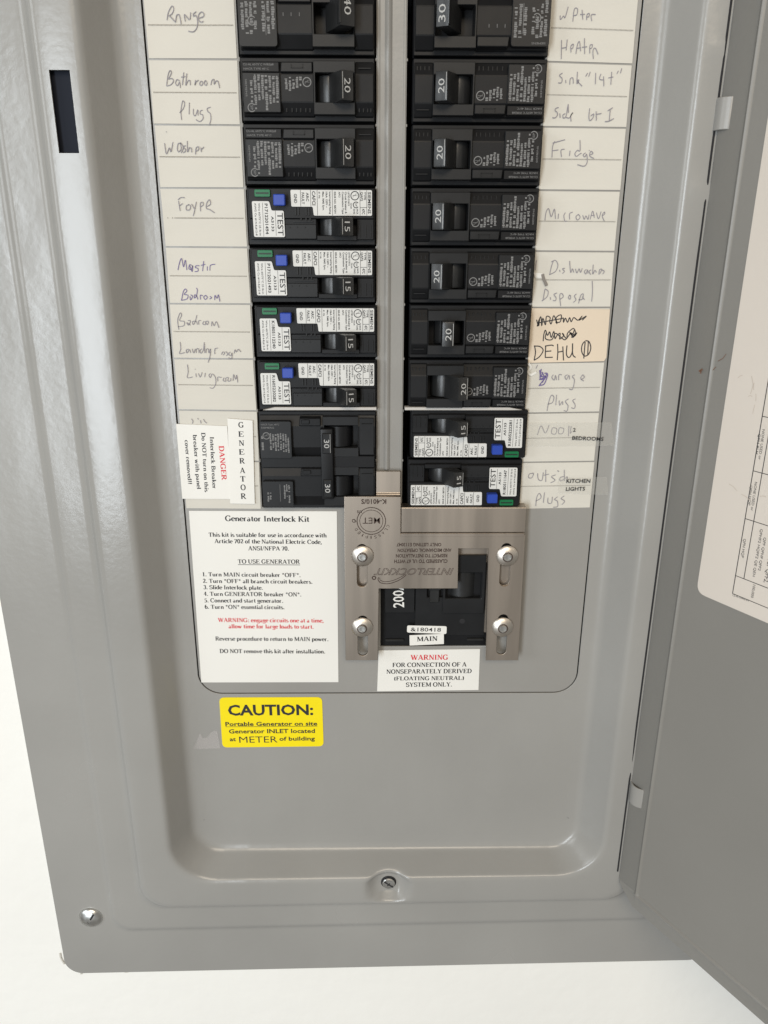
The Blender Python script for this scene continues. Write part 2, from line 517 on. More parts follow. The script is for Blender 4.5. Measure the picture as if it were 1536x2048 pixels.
def ptext(mb, s, pa, pb, cap, org, k, h, font='serif', bold=0., shear=0., fn=at):
    """the same with baseline ends and capital height read in pixels of the photograph"""
    A = (org[0] + pa[0] / k, org[1] + pa[1] / k)
    B = (org[0] + pb[0] / k, org[1] + pb[1] / k)
    a, b = fn(A[0], A[1], h), fn(B[0], B[1], h)
    d = Vector((B[0] - A[0], B[1] - A[1])).normalized()
    c = fn(A[0] + d.y * cap / k, A[1] - d.x * cap / k, h)
    put(mb, s, a, b, math.hypot(c[0] - a[0], c[1] - a[1]), h, font, bold, shear)


def outlined(mb, s, pa, pb, cap, org, k, h, wd, shear):
    """the outlines only of a word, as engraved hollow letters"""
    c = bpy.data.curves.new('t', 'FONT')
    c.body = s
    c.size = 1
    c.resolution_u = 3
    c.shear = shear
    c.fill_mode = 'NONE'
    c.bevel_depth = wd
    c.bevel_resolution = 0
    o = bpy.data.objects.new('t', c)
    COL.objects.link(o)
    me = bpy.data.meshes.new_from_object(o.evaluated_get(bpy.context.evaluated_depsgraph_get()))
    bpy.data.objects.remove(o)
    _tc[('o', s)] = ([(v.co.x, v.co.y) for v in me.vertices], [tuple(p.vertices) for p in me.polygons if p.normal.z > .3])
    bpy.data.meshes.remove(me)
    vs, fs = _tc[('o', s)]
    _tc[(s, 'o', 0)] = (vs, fs)
    ptext(mb, s, pa, pb, cap, org, k, h, 'sans', 'o', 0)


def microprint(mb, x0, x1, z0, z1, cols, h, seed, fill=.8):
    """columns of print too small to read, running down: rows of tiny dashes"""
    rr = random.Random(seed)
    st = (x1 - x0) / cols
    for c in range(cols):
        z = z1 - rr.random() * .8
        ze = z0 + rr.random() * (z1 - z0) * .3
        xc = x0 + st * (c + .5)
        while z > ze:
            l = .35 + rr.random() * .5
            if rr.random() < fill:
                wd = st * (.22 + .16 * rr.random())
                xo = (rr.random() - .5) * st * .15
                mb.sheet([(xc - wd + xo, z), (xc + wd + xo, z), (xc + wd + xo, z - l), (xc - wd + xo, z - l)], h)
            z -= l + .16


def catmull(pts, n=5):
    if len(pts) < 3:
        return pts
    o = []
    for i in range(len(pts) - 1):
        p0, p1, p2, p3 = pts[max(0, i - 1)], pts[i], pts[i + 1], pts[min(len(pts) - 1, i + 2)]
        for k in range(n):
            t = k / n
            o.append(tuple(.5 * (2 * p1[j] + (p2[j] - p0[j]) * t + (2 * p0[j] - 5 * p1[j] + 4 * p2[j] - p3[j]) * t * t + (3 * p1[j] - p0[j] - 3 * p2[j] + p3[j]) * t ** 3) for j in (0, 1)))
    o.append(pts[-1])
    return o


def scribble(mb, strokes, org, k, h, wd):
    for i, st in enumerate(strokes):
        pts = catmull([at(org[0] + a / k, org[1] + b / k, h) for a, b in st])
        mb.stroke(pts, wd, h + .006 * (i % 5))


# ------------------------------------------------------------------ the wall
b = MB()
HX0, HX1, HZ0, HZ1 = -160, 162, -468, 205
for x0, x1, z0, z1 in ((-1400, HX0, -1500, 900), (HX1, 1500, -1500, 900), (HX0, HX1, -1500, HZ0), (HX0, HX1, HZ1, 900)):
    b.sheet([(x0, z0), (x1, z0), (x1, z1), (x0, z1)], 5)
tag(obj('wall', b.mesh('wall', M_WALL)), kind='structure', label='smooth white painted wall behind the grey panel')

# ------------------------------------------------------------------ the electrical panel: back box, cover trim, dead front, door
panel = thing('electrical_panel', 'grey steel electrical panel with its door swung open to the right', 'electrical panel', (1, -512, 5))


def pan(name, me, parent=panel, label=None):
    o = obj(name, me, parent)
    o.location = o.location - (panel.location if parent is panel else Vector((0, 0, 0)))
    return tag(o, label)


b = MB()
x0, x1, z0, z1, h0, h1 = -158, 160, -466, 203, -90, -3
b.add([(x0, z0, h1), (x1, z0, h1), (x1, z1, h1), (x0, z1, h1), (x0, z0, h0), (x1, z0, h0), (x1, z1, h0), (x0, z1, h0)],
      [(0, 1, 5, 4), (1, 2, 6, 5), (2, 3, 7, 6), (3, 0, 4, 7), (4, 5, 6, 7)])
pan('back_box', b.mesh('back_box', M_DARK))  # interior coloured near black to put shade into the gaps

ZT = 245
KEY = [(0, 5.2), (0, 8.6), (33.5, 8.9), (36.5, 10.6), (53.5, 10.9), (57.5, 16.0), (62.5, 16.2), (71, 16.2), (76.2, 16.1), (87.8, .25), (95.5, 0)]
RAD = [0, .7, 2.8, 2.8, 2.8, 2.8, 0, 0, 5.0, 6.4, 0]


def fillet(key, rad):
    out = []
    for i, p in enumerate(key):
        r = rad[i]
        if r == 0 or i in (0, len(key) - 1):
            out.append(p)
            continue
        pv, a, c = Vector(p), Vector(key[i - 1]), Vector(key[i + 1])
        r1 = min(r, (a - pv).length * .48, (c - pv).length * .48)
        u, v = (a - pv).normalized() * r1, (c - pv).normalized() * r1
        for k in range(9):
            t = k / 8
            q = pv + u * (1 - t) ** 2 + v * t ** 2
            out.append((q.x, q.y))
    return out


prof = fillet(KEY, RAD)
dense = [prof[0]]
for a, c in zip(prof, prof[1:]):
    n = max(1, int(math.hypot(c[0] - a[0], c[1] - a[1]) / 1.4)) if 55 < a[0] < 96 and abs(c[0] - a[0]) > 1.4 and not (62.4 < a[0] < 71) else 1
    for k in range(1, n + 1):
        dense.append((a[0] + (c[0] - a[0]) * k / n, a[1] + (c[1] - a[1]) * k / n))


def corner_r(i):
    pts = [(0, 11), (33, 12), (37, 12), (56, 17), (62, 20), (76, 26), (88, 17), (97.2, 12)]
    for (a, ra), (c, rc) in zip(pts, pts[1:]):
        if i <= c:
            return ra + (rc - ra) * max(0, (i - a)) / (c - a)
    return 12


SZ = [180, 90, 30, 8, 4, 1, -2, -7.4, -38.5, -46, -50, -53, -57, -80, -150, -230, -300, -350, -362, -366, -370, -374, -378, -400]
BX = [-100, -75, -50, -34, -26] + [-22 + 1.6 * k for k in range(31)] + [34, 50, 75, 100]


def sstep(t):
    t = max(0, min(1, t))
    return t * t * (3 - 2 * t)


def shape(x, z, h):
    r = math.hypot((x - 2) / 1.25, z + 437.5)
    if r < 13 and h > 1:
        t = 1 - sstep((r - 6.2) / 6)
        tgt = 10.6 if h < 15 else 10.6
        h = h * (1 - t) + tgt * t
    for hx, hz in ((135.5, 2), (134.5, -52), (134.5, -350), (134.5, -386)):
        q = math.hypot((x - hx) / 2.5, (z - hz) / 4)
        if q < 2:
            h += 1.5 * (1 - sstep(q / 2))
    return h


rings = []
SLOTI = None
for i, h in dense:
    xl, xr, zb, zt, r = -202 + i, 204 - i, -512.5 + 1.05 * i, ZT - i, corner_r(i)
    pts = [(xl, zt - r)] + [(xl, z) for z in SZ] + [(xl, zb + r)]
    pts += arc(xl + r, zb + r, r, r, 180, 270, 10)[1:]
    pts += [(x, zb) for x in BX] + arc(xr - r, zb + r, r, r, 270, 360, 10)
    pts += [(xr, z) for z in reversed(SZ)] + arc(xr - r, zt - r, r, r, 0, 90, 6) + arc(xl + r, zt - r, r, r, 90, 180, 6)[:-1]
    lean = .0195 if i < 40 else .0195 - .0045 * (i - 40) / 15 if i < 55 else .015 - .003 * (i - 55) / 21 if i < 76 else max(0, .012 * (88 - i) / 12)
    pts = [(x, z + lean * (x + 202) * sstep((-z - 300) / 110)) for x, z in pts]
    rings.append([(x, z, shape(x, z, h)) for x, z in pts])
b = MB()
NR = len(rings[0])
for rg in rings:
    b.v += rg
for i in range(len(rings) - 1):
    for k in range(NR):
        m = (k + 1) % NR
        inslot = abs(dense[i][0] - 62.5) < .01 and abs(dense[i + 1][0] - 71) < .01 and k == 8
        if not inslot:
            b.f.append((i * NR + k, i * NR + m, (i + 1) * NR + m, (i + 1) * NR + k))
me = b.mesh('cover_trim', M_PAINT, smooth='auto')
trim = pan('cover_trim', me, label='pressed grey steel cover frame with a deep dished centre')
b = MB()
b.frame(-140.6, -129.8, -39.6, -6.3, -139.55, -130.95, -38.55, -7.35, 15.0, 16.0)
pan('slot_lip', b.mesh('slot_lip', M_PAINT, bev=.2))
b = MB().box(-146, -125, -46, 0, 12.6, 13.2)  # dark sheet close behind the slot, painting the shade of its depth
pan('slot_shade', b.mesh('slot_shade', M_SLOT))

OPL = (-64.2, -5.0, -202.6, 62)
OPR = (7.7, 67.6, -202.0, 62)
OPM = (-3.2, 55.4, -283.6, -233.0)
outer = [(106.3, 100), (-102.6, 100), (-103.6, -300)] + arc(-91.5, -300.2, 12.2, 12.2, 180, 270, 10) + arc(94.4, -300.2, 12.2, 12.2, 270, 360, 10)


def rc(o):
    return [(o[0], o[2]), (o[1], o[2]), (o[1], o[3]), (o[0], o[3])]


xl_, xr_, zb_, zt_, r_ = -202 + 95.5, 204 - 95.5, -512.5 + 1.05 * 95.5, ZT - 95.5, corner_r(95.5)
fo = arc(xl_ + r_, zb_ + r_, r_, r_, 180, 270, 10) + arc(xr_ - r_, zb_ + r_, r_, r_, 270, 360, 10) + arc(xr_ - r_, zt_ - r_, r_, r_, 0, 90, 6) + arc(xl_ + r_, zt_ - r_, r_, r_, 90, 180, 6)
G = 1.0
ho = [(106.3 + G, 100 + G), (-102.6 - G, 100 + G), (-103.6 - G, -300)] + arc(-91.5, -300.2, 12.2 + G, 12.2 + G, 180, 270, 10) + arc(94.4, -300.2, 12.2 + G, 12.2 + G, 270, 360, 10)
pan('recess_floor', curve_mesh('recess_floor', fo, [ho], -1.2, 0, M_PAINT, .12))
me = curve_mesh('dead_front', outer, [rc(OPL), rc(OPR), rc(OPM)], -1.4, 0, M_DEAD, .2)
dead = pan('dead_front', me, label='flat grey dead front plate cut out for the breakers')
b = MB()
b.zprof(-182, 70, [(-1.7, -.1), (-.8, 1.0), (0, 1.3), (.8, 1.0), (1.7, -.1)])
b.zprof(-182, 70, [(-5.0, -.1), (-4.7, .35), (-3.9, .35), (-3.3, -.1)])
b.zprof(-182, 70, [(6.3, -.1), (6.6, .3), (7.4, .3), (7.65, -.1)])
pan('centre_bead', b.mesh('centre_bead', M_DEAD, smooth='auto'))
# small nibs left on the edges of the openings where the twist-outs were
b = MB()
for k in range(8):
    z = -25.4 * k + .2
    for x in (-5.15, 7.85):
        b.box(x - .5, x + .5, z - .6, z + .6, -1.3, -.1)
    b.box(-64.6, -63.6, z - 1.0, z + .8, -1.3, -.1)
    b.box(67.0, 68.0, z - .8, z + .8, -1.3, -.1)
pan('knockout_nibs', b.mesh('knockout_nibs', M_DEAD, bev=.2))['kind'] = 'stuff'
for pts in ([(-60.5, -150.9), (-54.5, -150.9), (-5.2, -150.8), (-5.2, -149.4), (-54.5, -149.4)], [(8.6, -150.8), (59.5, -150.8), (66, -150.7), (59.5, -149.4), (8.6, -149.4)]):
    b = MB().prism(pts, 1.0, 5.2)
    pan('divider_strip', b.mesh('divider_strip', M_BAR, bev=.1), label='bright metal strip edge between two breakers')

# the door, built in its own frame: s along the door from the hinge, z up, h off its inner face
DW, DZB, DZT = 318, -440.6, 175
# profile across (s, h): hinge curl, flat flange, bead, raised field
sp = [(-1.2, -1.6), (-1.0, -.5), (0, 0), (11.2, 0), (11.9, .35), (12.5, 1.1), (13.1, 1.4), (13.7, 1.1), (14.3, .45), (15, .35), (60, .35), (DW - 14, .35), (DW - 12, 0), (DW, 0)]
zp = [(DZB, 0), (DZB + 8.4, 0), (DZB + 9.1, .35), (DZB + 9.8, 1.1), (DZB + 10.4, 1.4), (DZB + 11, 1.1), (DZB + 11.6, .45), (DZB + 12.3, .35), (-200, .35), (0, .35), (DZT - 12, .35), (DZT, 0)]
b = MB()


def dh(s_, z_, hs, hz):
    if hs < 0:
        return hs
    return max(hs, hz) if min(hs, hz) >= .35 else min(hs, hz)


cr = 11.
for j, (z, hz) in enumerate(zp):
    for i, (s_, hs) in enumerate(sp):
        sx = s_
        dzb = z - DZB
        if dzb < cr:                                   # rounded lower hinge corner
            off = cr - math.sqrt(max(0, cr * cr - (cr - dzb) ** 2))
            if s_ < 12:
                sx = max(s_, off * (1 - max(0, s_) / 12)) if s_ <= 0 else off + (12 - off) * s_ / 12 if off < 12 else s_
        b.v.append((sx, z, dh(s_, z, hs, hz)))
W_ = len(sp)
for j in range(len(zp) - 1):
    for i in range(W_ - 1):
        b.f.append((j * W_ + i, j * W_ + i + 1, (j + 1) * W_ + i + 1, (j + 1) * W_ + i))
n0 = len(b.v)
b.v += [(x, z, h - 1.3) for x, z, h in b.v[:]]
b.f += [tuple(q + n0 for q in reversed(f)) for f in b.f[:]]
H_ = len(zp)
for i in range(W_ - 1):
    for j in (0, H_ - 1):
        b.f.append((j * W_ + i, j * W_ + i + 1, n0 + j * W_ + i + 1, n0 + j * W_ + i))
for j in range(H_ - 1):
    for i in (0, W_ - 1):
        b.f.append((j * W_ + i, (j + 1) * W_ + i, n0 + (j + 1) * W_ + i, n0 + j * W_ + i))
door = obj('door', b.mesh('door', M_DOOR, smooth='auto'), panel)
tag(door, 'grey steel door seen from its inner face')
# door frame: local x = along door, local -y (h) = inner normal
dm = Matrix(((math.sin(DOORA), math.cos(DOORA), 0), (-math.cos(DOORA), math.sin(DOORA), 0), (0, 0, 1))).to_4x4()
# along = (sin, -cos in blender y); h axis (-local y) = inward normal (-cos, -sin) in blender
DM = Matrix.Translation(P(DHX, 0, DHH)) @ dm
door.parent = panel
bpy.context.view_layer.update()
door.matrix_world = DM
for hz0, hz1, s0, s1 in ((-28.8, -16.4, -5.0, 5.2), (-372.8, -360.4, -2.6, 8.4)):
    b = MB()
    pf = [(s0 + (s1 - s0) * k / 12, -1.6 + 3.6 * math.sin(R(8 + 150 * k / 12))) for k in range(13)]
    lo = [(x, h - 1.0) for x, h in reversed(pf)]
    b.zprof(hz0, hz1, pf + lo)
    o = obj('hinge_tab', b.mesh('hinge_tab', M_DEAD, bev=.25, smooth='auto'), door)
b = MB()
b.lathe(0, 0, [(.5, -425), (.5, 170)], 10)  # thin dark line added to paint the shade of the hinge gap
me = b.mesh('hinge_gap_shade', M_DARK)
me.transform(Matrix.Rotation(R(-90), 4, 'X'))
gap_line = obj('hinge_gap_shade', me, panel)
gap_line.location = P(DHX - 1.3, 0, DHH - 1.35) - panel.location
b = MB()
for (px, py, wd, ln, ang) in ((1400, 742, .9, 2.0, 20), (1403, 747, .6, 1.8, 80), (1422, 742, .3, 3.5, 25), (1438, 722, .25, 5, 30)):
    s_, z_ = at_door(px, py)
    b.stroke([(s_, z_), (s_ + ln * .5 * math.cos(R(ang)), z_ + ln * .55 * math.sin(R(ang))), (s_ + ln * math.cos(R(ang + 15)), z_ + ln * math.sin(R(ang + 15)))], wd, .8)
obj('rust_scuff', b.mesh('rust_scuff', M_RUST), door)

# ------------------------------------------------------------------ screws of the cover
t = thing('cover_screw', 'round zinc screw at the lower left corner of the cover', 'screw', (-180.6, -465.6, 8.8))
b = MB().lathe(0, 0, [(0.01, -1), (7.2, -1), (7.3, .2), (6.6, 1.3), (5.2, 2.2), (3.2, 2.9), (1.2, 3.15), (.01, 3.2)], 40)
obj('head', b.mesh('head', M_SCREW, smooth='auto'), t)
b = MB()
for a, l0, l1 in ((57, -1.5, 5.2), (-60, -1.2, 1.4)):
    c, s_ = math.cos(R(a)), math.sin(R(a))
    b.stroke([(c * l0, s_ * l0), (c * l1 * .5, s_ * l1 * .5), (c * l1, s_ * l1)], 1.15, 0)
b.v = [(x, z, 3.42 - .038 * (x * x + z * z)) for x, z, h in b.v]
obj('drive_slot', b.mesh('drive_slot', M_DARK), t)
b = MB()
b.lathe(0, 0, [(1.5, 2.9), (1.2, 3.4), (.7, 3.42)], 16)
obj('drive_recess', b.mesh('drive_recess', M_SCREW), t)

t = thing('cover_screw', 'small slotted screw recessed in the dent at the bottom of the cover', 'screw', (2.1, -437.6, 10.6))
b = MB().lathe(0, 0, [(4.6, -.2), (4.6, .35), (4.0, .6), (3.9, .2)], 32)
obj('washer', b.mesh('washer', M_DARK, smooth='auto'), t)
b = MB().lathe(0, 0, [(3.7, -.2), (3.7, 1.5), (3.3, 2.0), (.01, 2.2)], 32)
obj('head', b.mesh('head', M_SCREW, smooth='auto'), t)
b = MB()
for a, l in ((-38, 3.5), (50, 1.1)):
    c, s_ = math.cos(R(a)), math.sin(R(a))
    b.stroke([(-c * l, -s_ * l), (c * l, s_ * l)], .75, 2.26 + .04 * (l < 2))
obj('drive_slot', b.mesh('drive_slot', M_DARK), t)

# ------------------------------------------------------------------ circuit breakers
CACHE = {}


def part(name, key, fn, m, parent, loc=(0, 0, 0), bev=0, smooth=False, seg=1):
    if key not in CACHE:
        CACHE[key] = fn().mesh(name, m, bev=bev, smooth=smooth, seg=seg)
    return obj(name, CACHE[key], parent, loc)


def lever(wx, wz, L, flare=0.):
    b = MB()
    # curved drum
    pts = [(6.8 * math.sin(R(a)), 6.8 * math.cos(R(a)) - 2) for a in range(-75, 76, 15)]
    b.zprof(-wz * .46, wz * .46, [(-6.5, -5)] + pts + [(6.5, -5)])
    # tapered lever
    b.prism([(-wx * .62, -wz / 2), (wx * .62, -wz / 2), (wx * .62, wz / 2), (-wx * .62, wz / 2)], 3, L,
            [(-wx / 2, -wz / 2 + .2), (wx / 2, -wz / 2 + .2), (wx / 2, wz / 2 - .2), (-wx / 2, wz / 2 - .2)])
    return b


def add_lever(root, x, z, wx, wz, L, tilt, text, tcap, key, twd=6.2, m=None, label=None):
    o = part('handle', ('lever', wx, wz, L), lambda: lever(wx, wz, L), m or M_HANDLE, root, (x, z, 0), bev=.35, smooth='auto', seg=2)
    o.rotation_euler = (0, 0, R(tilt))
    tag(o, label)
    if text:
        def tx():
            b = MB()
            put(b, text, (-tcap / 2, twd / 2), (-tcap / 2, -twd / 2), tcap, L + .06)
            b.sheet([(-wx / 2 + .35, -wz / 2 + .8), (-wx / 2 + .55, -wz / 2 + .8), (-wx / 2 + .55, wz / 2 - .8), (-wx / 2 + .35, wz / 2 - .8)], L + .05)  # edge highlight of the handle, painted as a pale line
            return b
        part('number', ('num', text, wx, wz, L, tcap, twd), tx, M_INKGLINT, o)
    return o


def roundel(b, x, z, r, h, kind):
    if kind == 'ul':
        b.ring(x, z, r, .38, h)
        put(b, 'U', (x + .05, z + r * .45), (x + .05, z - r * .05), r * .75, h + .01)
        put(b, 'L', (x - r * .5, z + r * .1), (x - r * .5, z - r * .45), r * .7, h + .02)
    else:
        b.ring(x, z, r, .36, h, a0=40, a1=320)
        put(b, 'SP', (x - r * .3, z + r * .6), (x - r * .3, z - r * .6), r * .7, h + .01)


def qp_body(rows=1):
    """base, chamfered middle, spec plate and raised housing; the slot is left open"""
    b = MB()
    for q in range(rows):
        c = 12.7 * (rows - 1) - 25.4 * q
        b.box(-29.2, 28.6, c - 12.45, c + 12.45, -22, -1.2)
        b.frame(-28.8, 28.4, c - 12.2, c + 12.2, 3.4, 19.8, c - 5.6, c + 5.9, -2, 2.6)
        ch = [(c - 10.9, 2), (c - 10.4, 3.4), (c - 5.2, 6.3), (c + 5.4, 6.3), (c + 10.4, 3.4), (c + 10.9, 2)]
        b.xprof(-28.1, 2.6, ch)
        b.xprof(20.0, 28.0, ch)
    return b


def qp_trap(rows=1):
    b = MB()
    for q in range(rows):
        c = 12.7 * (rows - 1) - 25.4 * q
        b.prism([(-11.6, c + 5.7), (2.3, c + 5.7), (2.3, c + 10.2), (-11.0, c + 10.2)], 3, 7.6, [(-11.2, c + 6.0), (2.1, c + 6.0), (2.1, c + 9.6), (-10.8, c + 9.6)])
    return b


def qp_housing(rows=1):
    b = MB()
    for q in range(rows):
        c = 12.7 * (rows - 1) - 25.4 * q
        b.frame(2.5, 20.1, c - 10.1, c + 10.2, 3.3, 19.7, c - 5.4, c + 5.8, 2.4, 7.4)
    return b


def qp_letters():
    b = MB()
    # moulded OFF / ON marks, raised
    for i, x in enumerate((-9.6, -7.3, -5.4, -3.6, -1.4, .4)):
        b.box(x, x + .45, -8.9, -6.6 + .4 * (i % 2), 3.6, 5.1)
    for i, x in enumerate((21.6, 23.4, 25.2, 26.6)):
        b.box(x, x + .45, -8.8, -6.6, 3.6, 5.1)
    b.box(21.6, 26.9, 7.6, 8.0, 4.4, 5.6)
    b.box(-6.8, -1.6, 7.3, 7.7, 7.4, 7.8)
    b.box(-6.8, -6.4, 7.3, 9.0, 7.4, 7.8)
    b.box(-2.0, -1.6, 7.3, 9.0, 7.4, 7.8)
    return b


def qp_print():
    b = MB()
    microprint(b, -24.5, -12, -8.4, 5.0, 8, 7.55, 5)
    microprint(b, -9.8, -2.2, -.6, 4.6, 5, 6.36, 9)
    roundel(b, -.3, 2.4, 1.7, 6.36, 'ul')
    roundel(b, -24.0, -7.6, 1.55, 7.56, 'sa')
    put(b, 'SIEMENS', (-26.3, 3.2), (-26.3, -3.4), .75, 7.56)
    put(b, 'CU-AL 60/75°C WIRE#8', (-27, 8.5), (-14.2, 8.5), .85, 6.36)
    put(b, 'HACR TYPE 40°C', (-26.8, 6.9), (-16.2, 6.9), .8, 6.36)
    return b


TILT = {'on': 27, 'mid': 4, 'off': -27}
GRP = 'branch circuit breakers in two columns'


def qp_breaker(x, k, amps, state, label, turned=False, dx=0.):
    t = thing('circuit_breaker', label, 'circuit breaker', (x + dx, -12.0 - 25.4 * k, 0), GRP, turned)
    part('body', 'qp_body', qp_body, M_BLACK, t, bev=.3)
    part('raised_block', 'qp_trap', qp_trap, M_PLATE, t, bev=.25)
    part('housing', 'qp_house', qp_housing, M_PLATE, t, bev=.3)
    part('moulded_marks', 'qp_letters', qp_letters, M_BLACK, t)['kind'] = 'stuff'
    sp = part('spec_plate', 'qp_spec', lambda: MB().box(-27.4, -11.6, -9.4, 5.7, 3, 7.5), M_PLATE, t, bev=.25)
    part('upper_plate', 'qp_up', lambda: MB().box(-27.6, -11.9, 6.1, 9.9, 3, 6.3), M_BLACK, t, bev=.25)
    part('printing', 'qp_print', qp_print, M_DIMINK, t)
    # handle: ON towards the middle of the panel
    add_lever(t, 10.2, 0, 5.4, 11.6, 15.4, TILT[state], amps, 2.9, None, 5.4)
    return t


def double_pole(x, k, label, turned, number, tie):
    """two-pole breaker; its two levers are joined by a tie bar"""
    t = thing('double_circuit_breaker', label, 'circuit breaker', (x, -12.0 - 25.4 * k - 12.7, 0), None, turned)
    part('body', 'dp_body', lambda: qp_body(2), M_BLACK, t, bev=.3)
    part('raised_block', 'dp_trap', lambda: qp_trap(2), M_PLATE, t, bev=.25)
    part('housing', 'dp_house', lambda: qp_housing(2), M_PLATE, t, bev=.3)
    for c in (12.7, -12.7):
        part('spec_plate', ('dp_spec', tie), lambda: MB().prism(rrect(-28, -12.0, -10.2 if not tie else -10.0, 9.6, 1.2, 3), 3, 7.4), M_PLATE, t, (0, c, 0), bev=.2)
    return t


LX, RX, RXC = -34.4, 39.0, 40.5
# left column, top to bottom (k = slot number)
for k, nm in ((0, 'upper'), (1, 'lower')):
    lab = ('black 20 amp breaker switched on beside the Bathroom Plugs card', 'black 20 amp breaker switched on beside the Washer card')[k]
    qp_breaker(LX, k, '20', 'on', lab)
for k, st, lab in ((0, 'on', 'black 20 amp breaker with pale handle beside the Sink card'),
                   (1, 'on', 'black 20 amp breaker with pale handle beside the Fridge card'),
                   (2, 'on', 'black 20 amp breaker with pale handle beside the Microwave card'),
                   (3, 'on', 'black 20 amp breaker with pale handle beside the Dishwasher Disposal card'),
                   (4, 'mid', 'black 20 amp breaker with its handle half way beside the tan DEHU card'),
                   (5, 'off', 'black 20 amp breaker switched off beside the Garage Plugs card')):
    qp_breaker(RX, k, '20', st, lab, True)


def big_handle(w, h_, L, number, seed):
    b = MB()
    b.prism([(-w * .55, -h_), (w * .55, -h_), (w * .55, h_), (-w * .55, h_)], 2, L, [(-w / 2, -h_ + .3), (w / 2, -h_ + .3), (w / 2, h_ - .3), (-w / 2, h_ - .3)])
    b.prism([(-w * .5 - .4, -h_ + .9), (-w * .5 + .2, -h_ + .9), (-w * .5 + .2, h_ - .9), (-w * .5 - .4, h_ - .9)], L - 2.4, L + .5)
    return b


for x, turned, num, lab, wx, prt in ((LX, False, '40', 'black 40 amp double breaker at the top beside the Range card', 6.6, 1),
                                     (RX, True, '30', 'black 30 amp double breaker at the top beside the Water Heater card', 5.4, 2)):
    t = double_pole(x, -2, lab, turned, num, False)
    o = part('handle', ('bigh', wx), lambda: big_handle(wx, 17.0, 16.0, num, 1), M_HANDLE, t, (10.2, 0, 0), bev=.4, smooth='auto', seg=2)
    o.rotation_euler = (0, 0, R(27))

    def bn(num=num, wx=wx):
        b = MB()
        for c in (12, -9.6 if prt == 1 else -12):
            put(b, num, (-1.4, c + 3.2), (-1.4, c - 3.2), 3.2, 16.06)
        return b
    zc = 0
    part('number', ('bign', num), bn, M_INKGLINT, o)

    def dp(prt=prt):
        b = MB()
        for c in (12.7, -12.7):
            microprint(b, -18.5, -12.6, c - 7, c + 6.5, 3, 7.46, 11 + prt)
            microprint(b, -27.0, -20, c - 7, c + 6.5, 4, 7.46, 13 + prt, .7)
            b.stroke([(-16.8, c + 5), (-16.6, c - 6)], .18, 7.5)
            roundel(b, -22.3, c - .8, 1.6, 7.48, 'sa')
            put(b, 'SIEMENS', (-26.5, c + 8), (-20.6, c + 8), .8, 7.48)
            for x_ in (-9.5, -6.2, -2.8):
                b.box(x_, x_ + .2, c + 1.2, c + 2.5, 6.31, 6.36)
        return b
    part('printing', ('dpp', prt), dp, M_DIMINK, t)


# arc fault breakers
def caf_body():
    b = MB()
    b.box(-29.0, 28.8, -12.4, 12.2, -22, -1.2)
    b.frame(-28.8, 28.6, -12.1, 12.0, 2.6, 20.2, -7.9, -.4, -2, 2.8)
    # face, with the handle window left open
    b.prism([(-27.8, -1.0), (28.0, -1.0), (28.0, 11.6), (-27.8, 11.6)], 2, 5.4)
    b.prism([(-27.8, -9.9), (2.2, -9.9), (2.2, -1.0), (-27.8, -1.0)], 2, 5.0)
    b.prism([(20.4, -9.9), (28.0, -9.9), (28.0, -1.0), (20.4, -1.0)], 2, 5.0)
    b.box(2.2, 20.4, -10.3, -8.0, 2, 5.0)
    return b


def caf_marks():
    b = MB()
    for i, x in enumerate((-7.2, -5.9, -2.4, -1.2)):
        b.box(x, x + .5, .4, 3.6, 5.0, 6.0)
    for x in (-4.8, -2.6, -.8):
        b.box(x, x + .5, -1.8, -.6, 5.0, 5.7)
    b.box(-8.2, .7, -2.4, -2.1, 5.0, 5.6)
    for x in (-10.0, -6.6, -3.2):
        b.box(x, x + .35, -4.9, -4.4, 5.6, 6.1)
    for i, x in enumerate((21.6, 24.2, 26.4)):
        b.box(x, x + .3, -9, -3.6, 4.9, 5.5)
    return b


def caf_white1():
    pts = rquad([(-8.9, 10.9), (27.2, 10.9), (27.2, .3), (1.2, .3), (.8, 4.0), (-8.7, 4.0)], .6, 3)
    return MB().prism(pts, 5.5, 6.15)


def caf_white2():
    pts = rquad([(-26.2, 6.2), (-18.5, 6.2), (-17.6, 2.3), (-12.2, 2.3), (-12.0, -8.8), (-25.9, -8.8)], .7, 3)
    return MB().prism(pts, 5.5, 6.15)


def down(b, s, x, z0, z1, cap, h, bold=.022):
    put(b, s, (x - cap / 2, z0), (x - cap / 2, z1), cap, h, 'sans', bold)


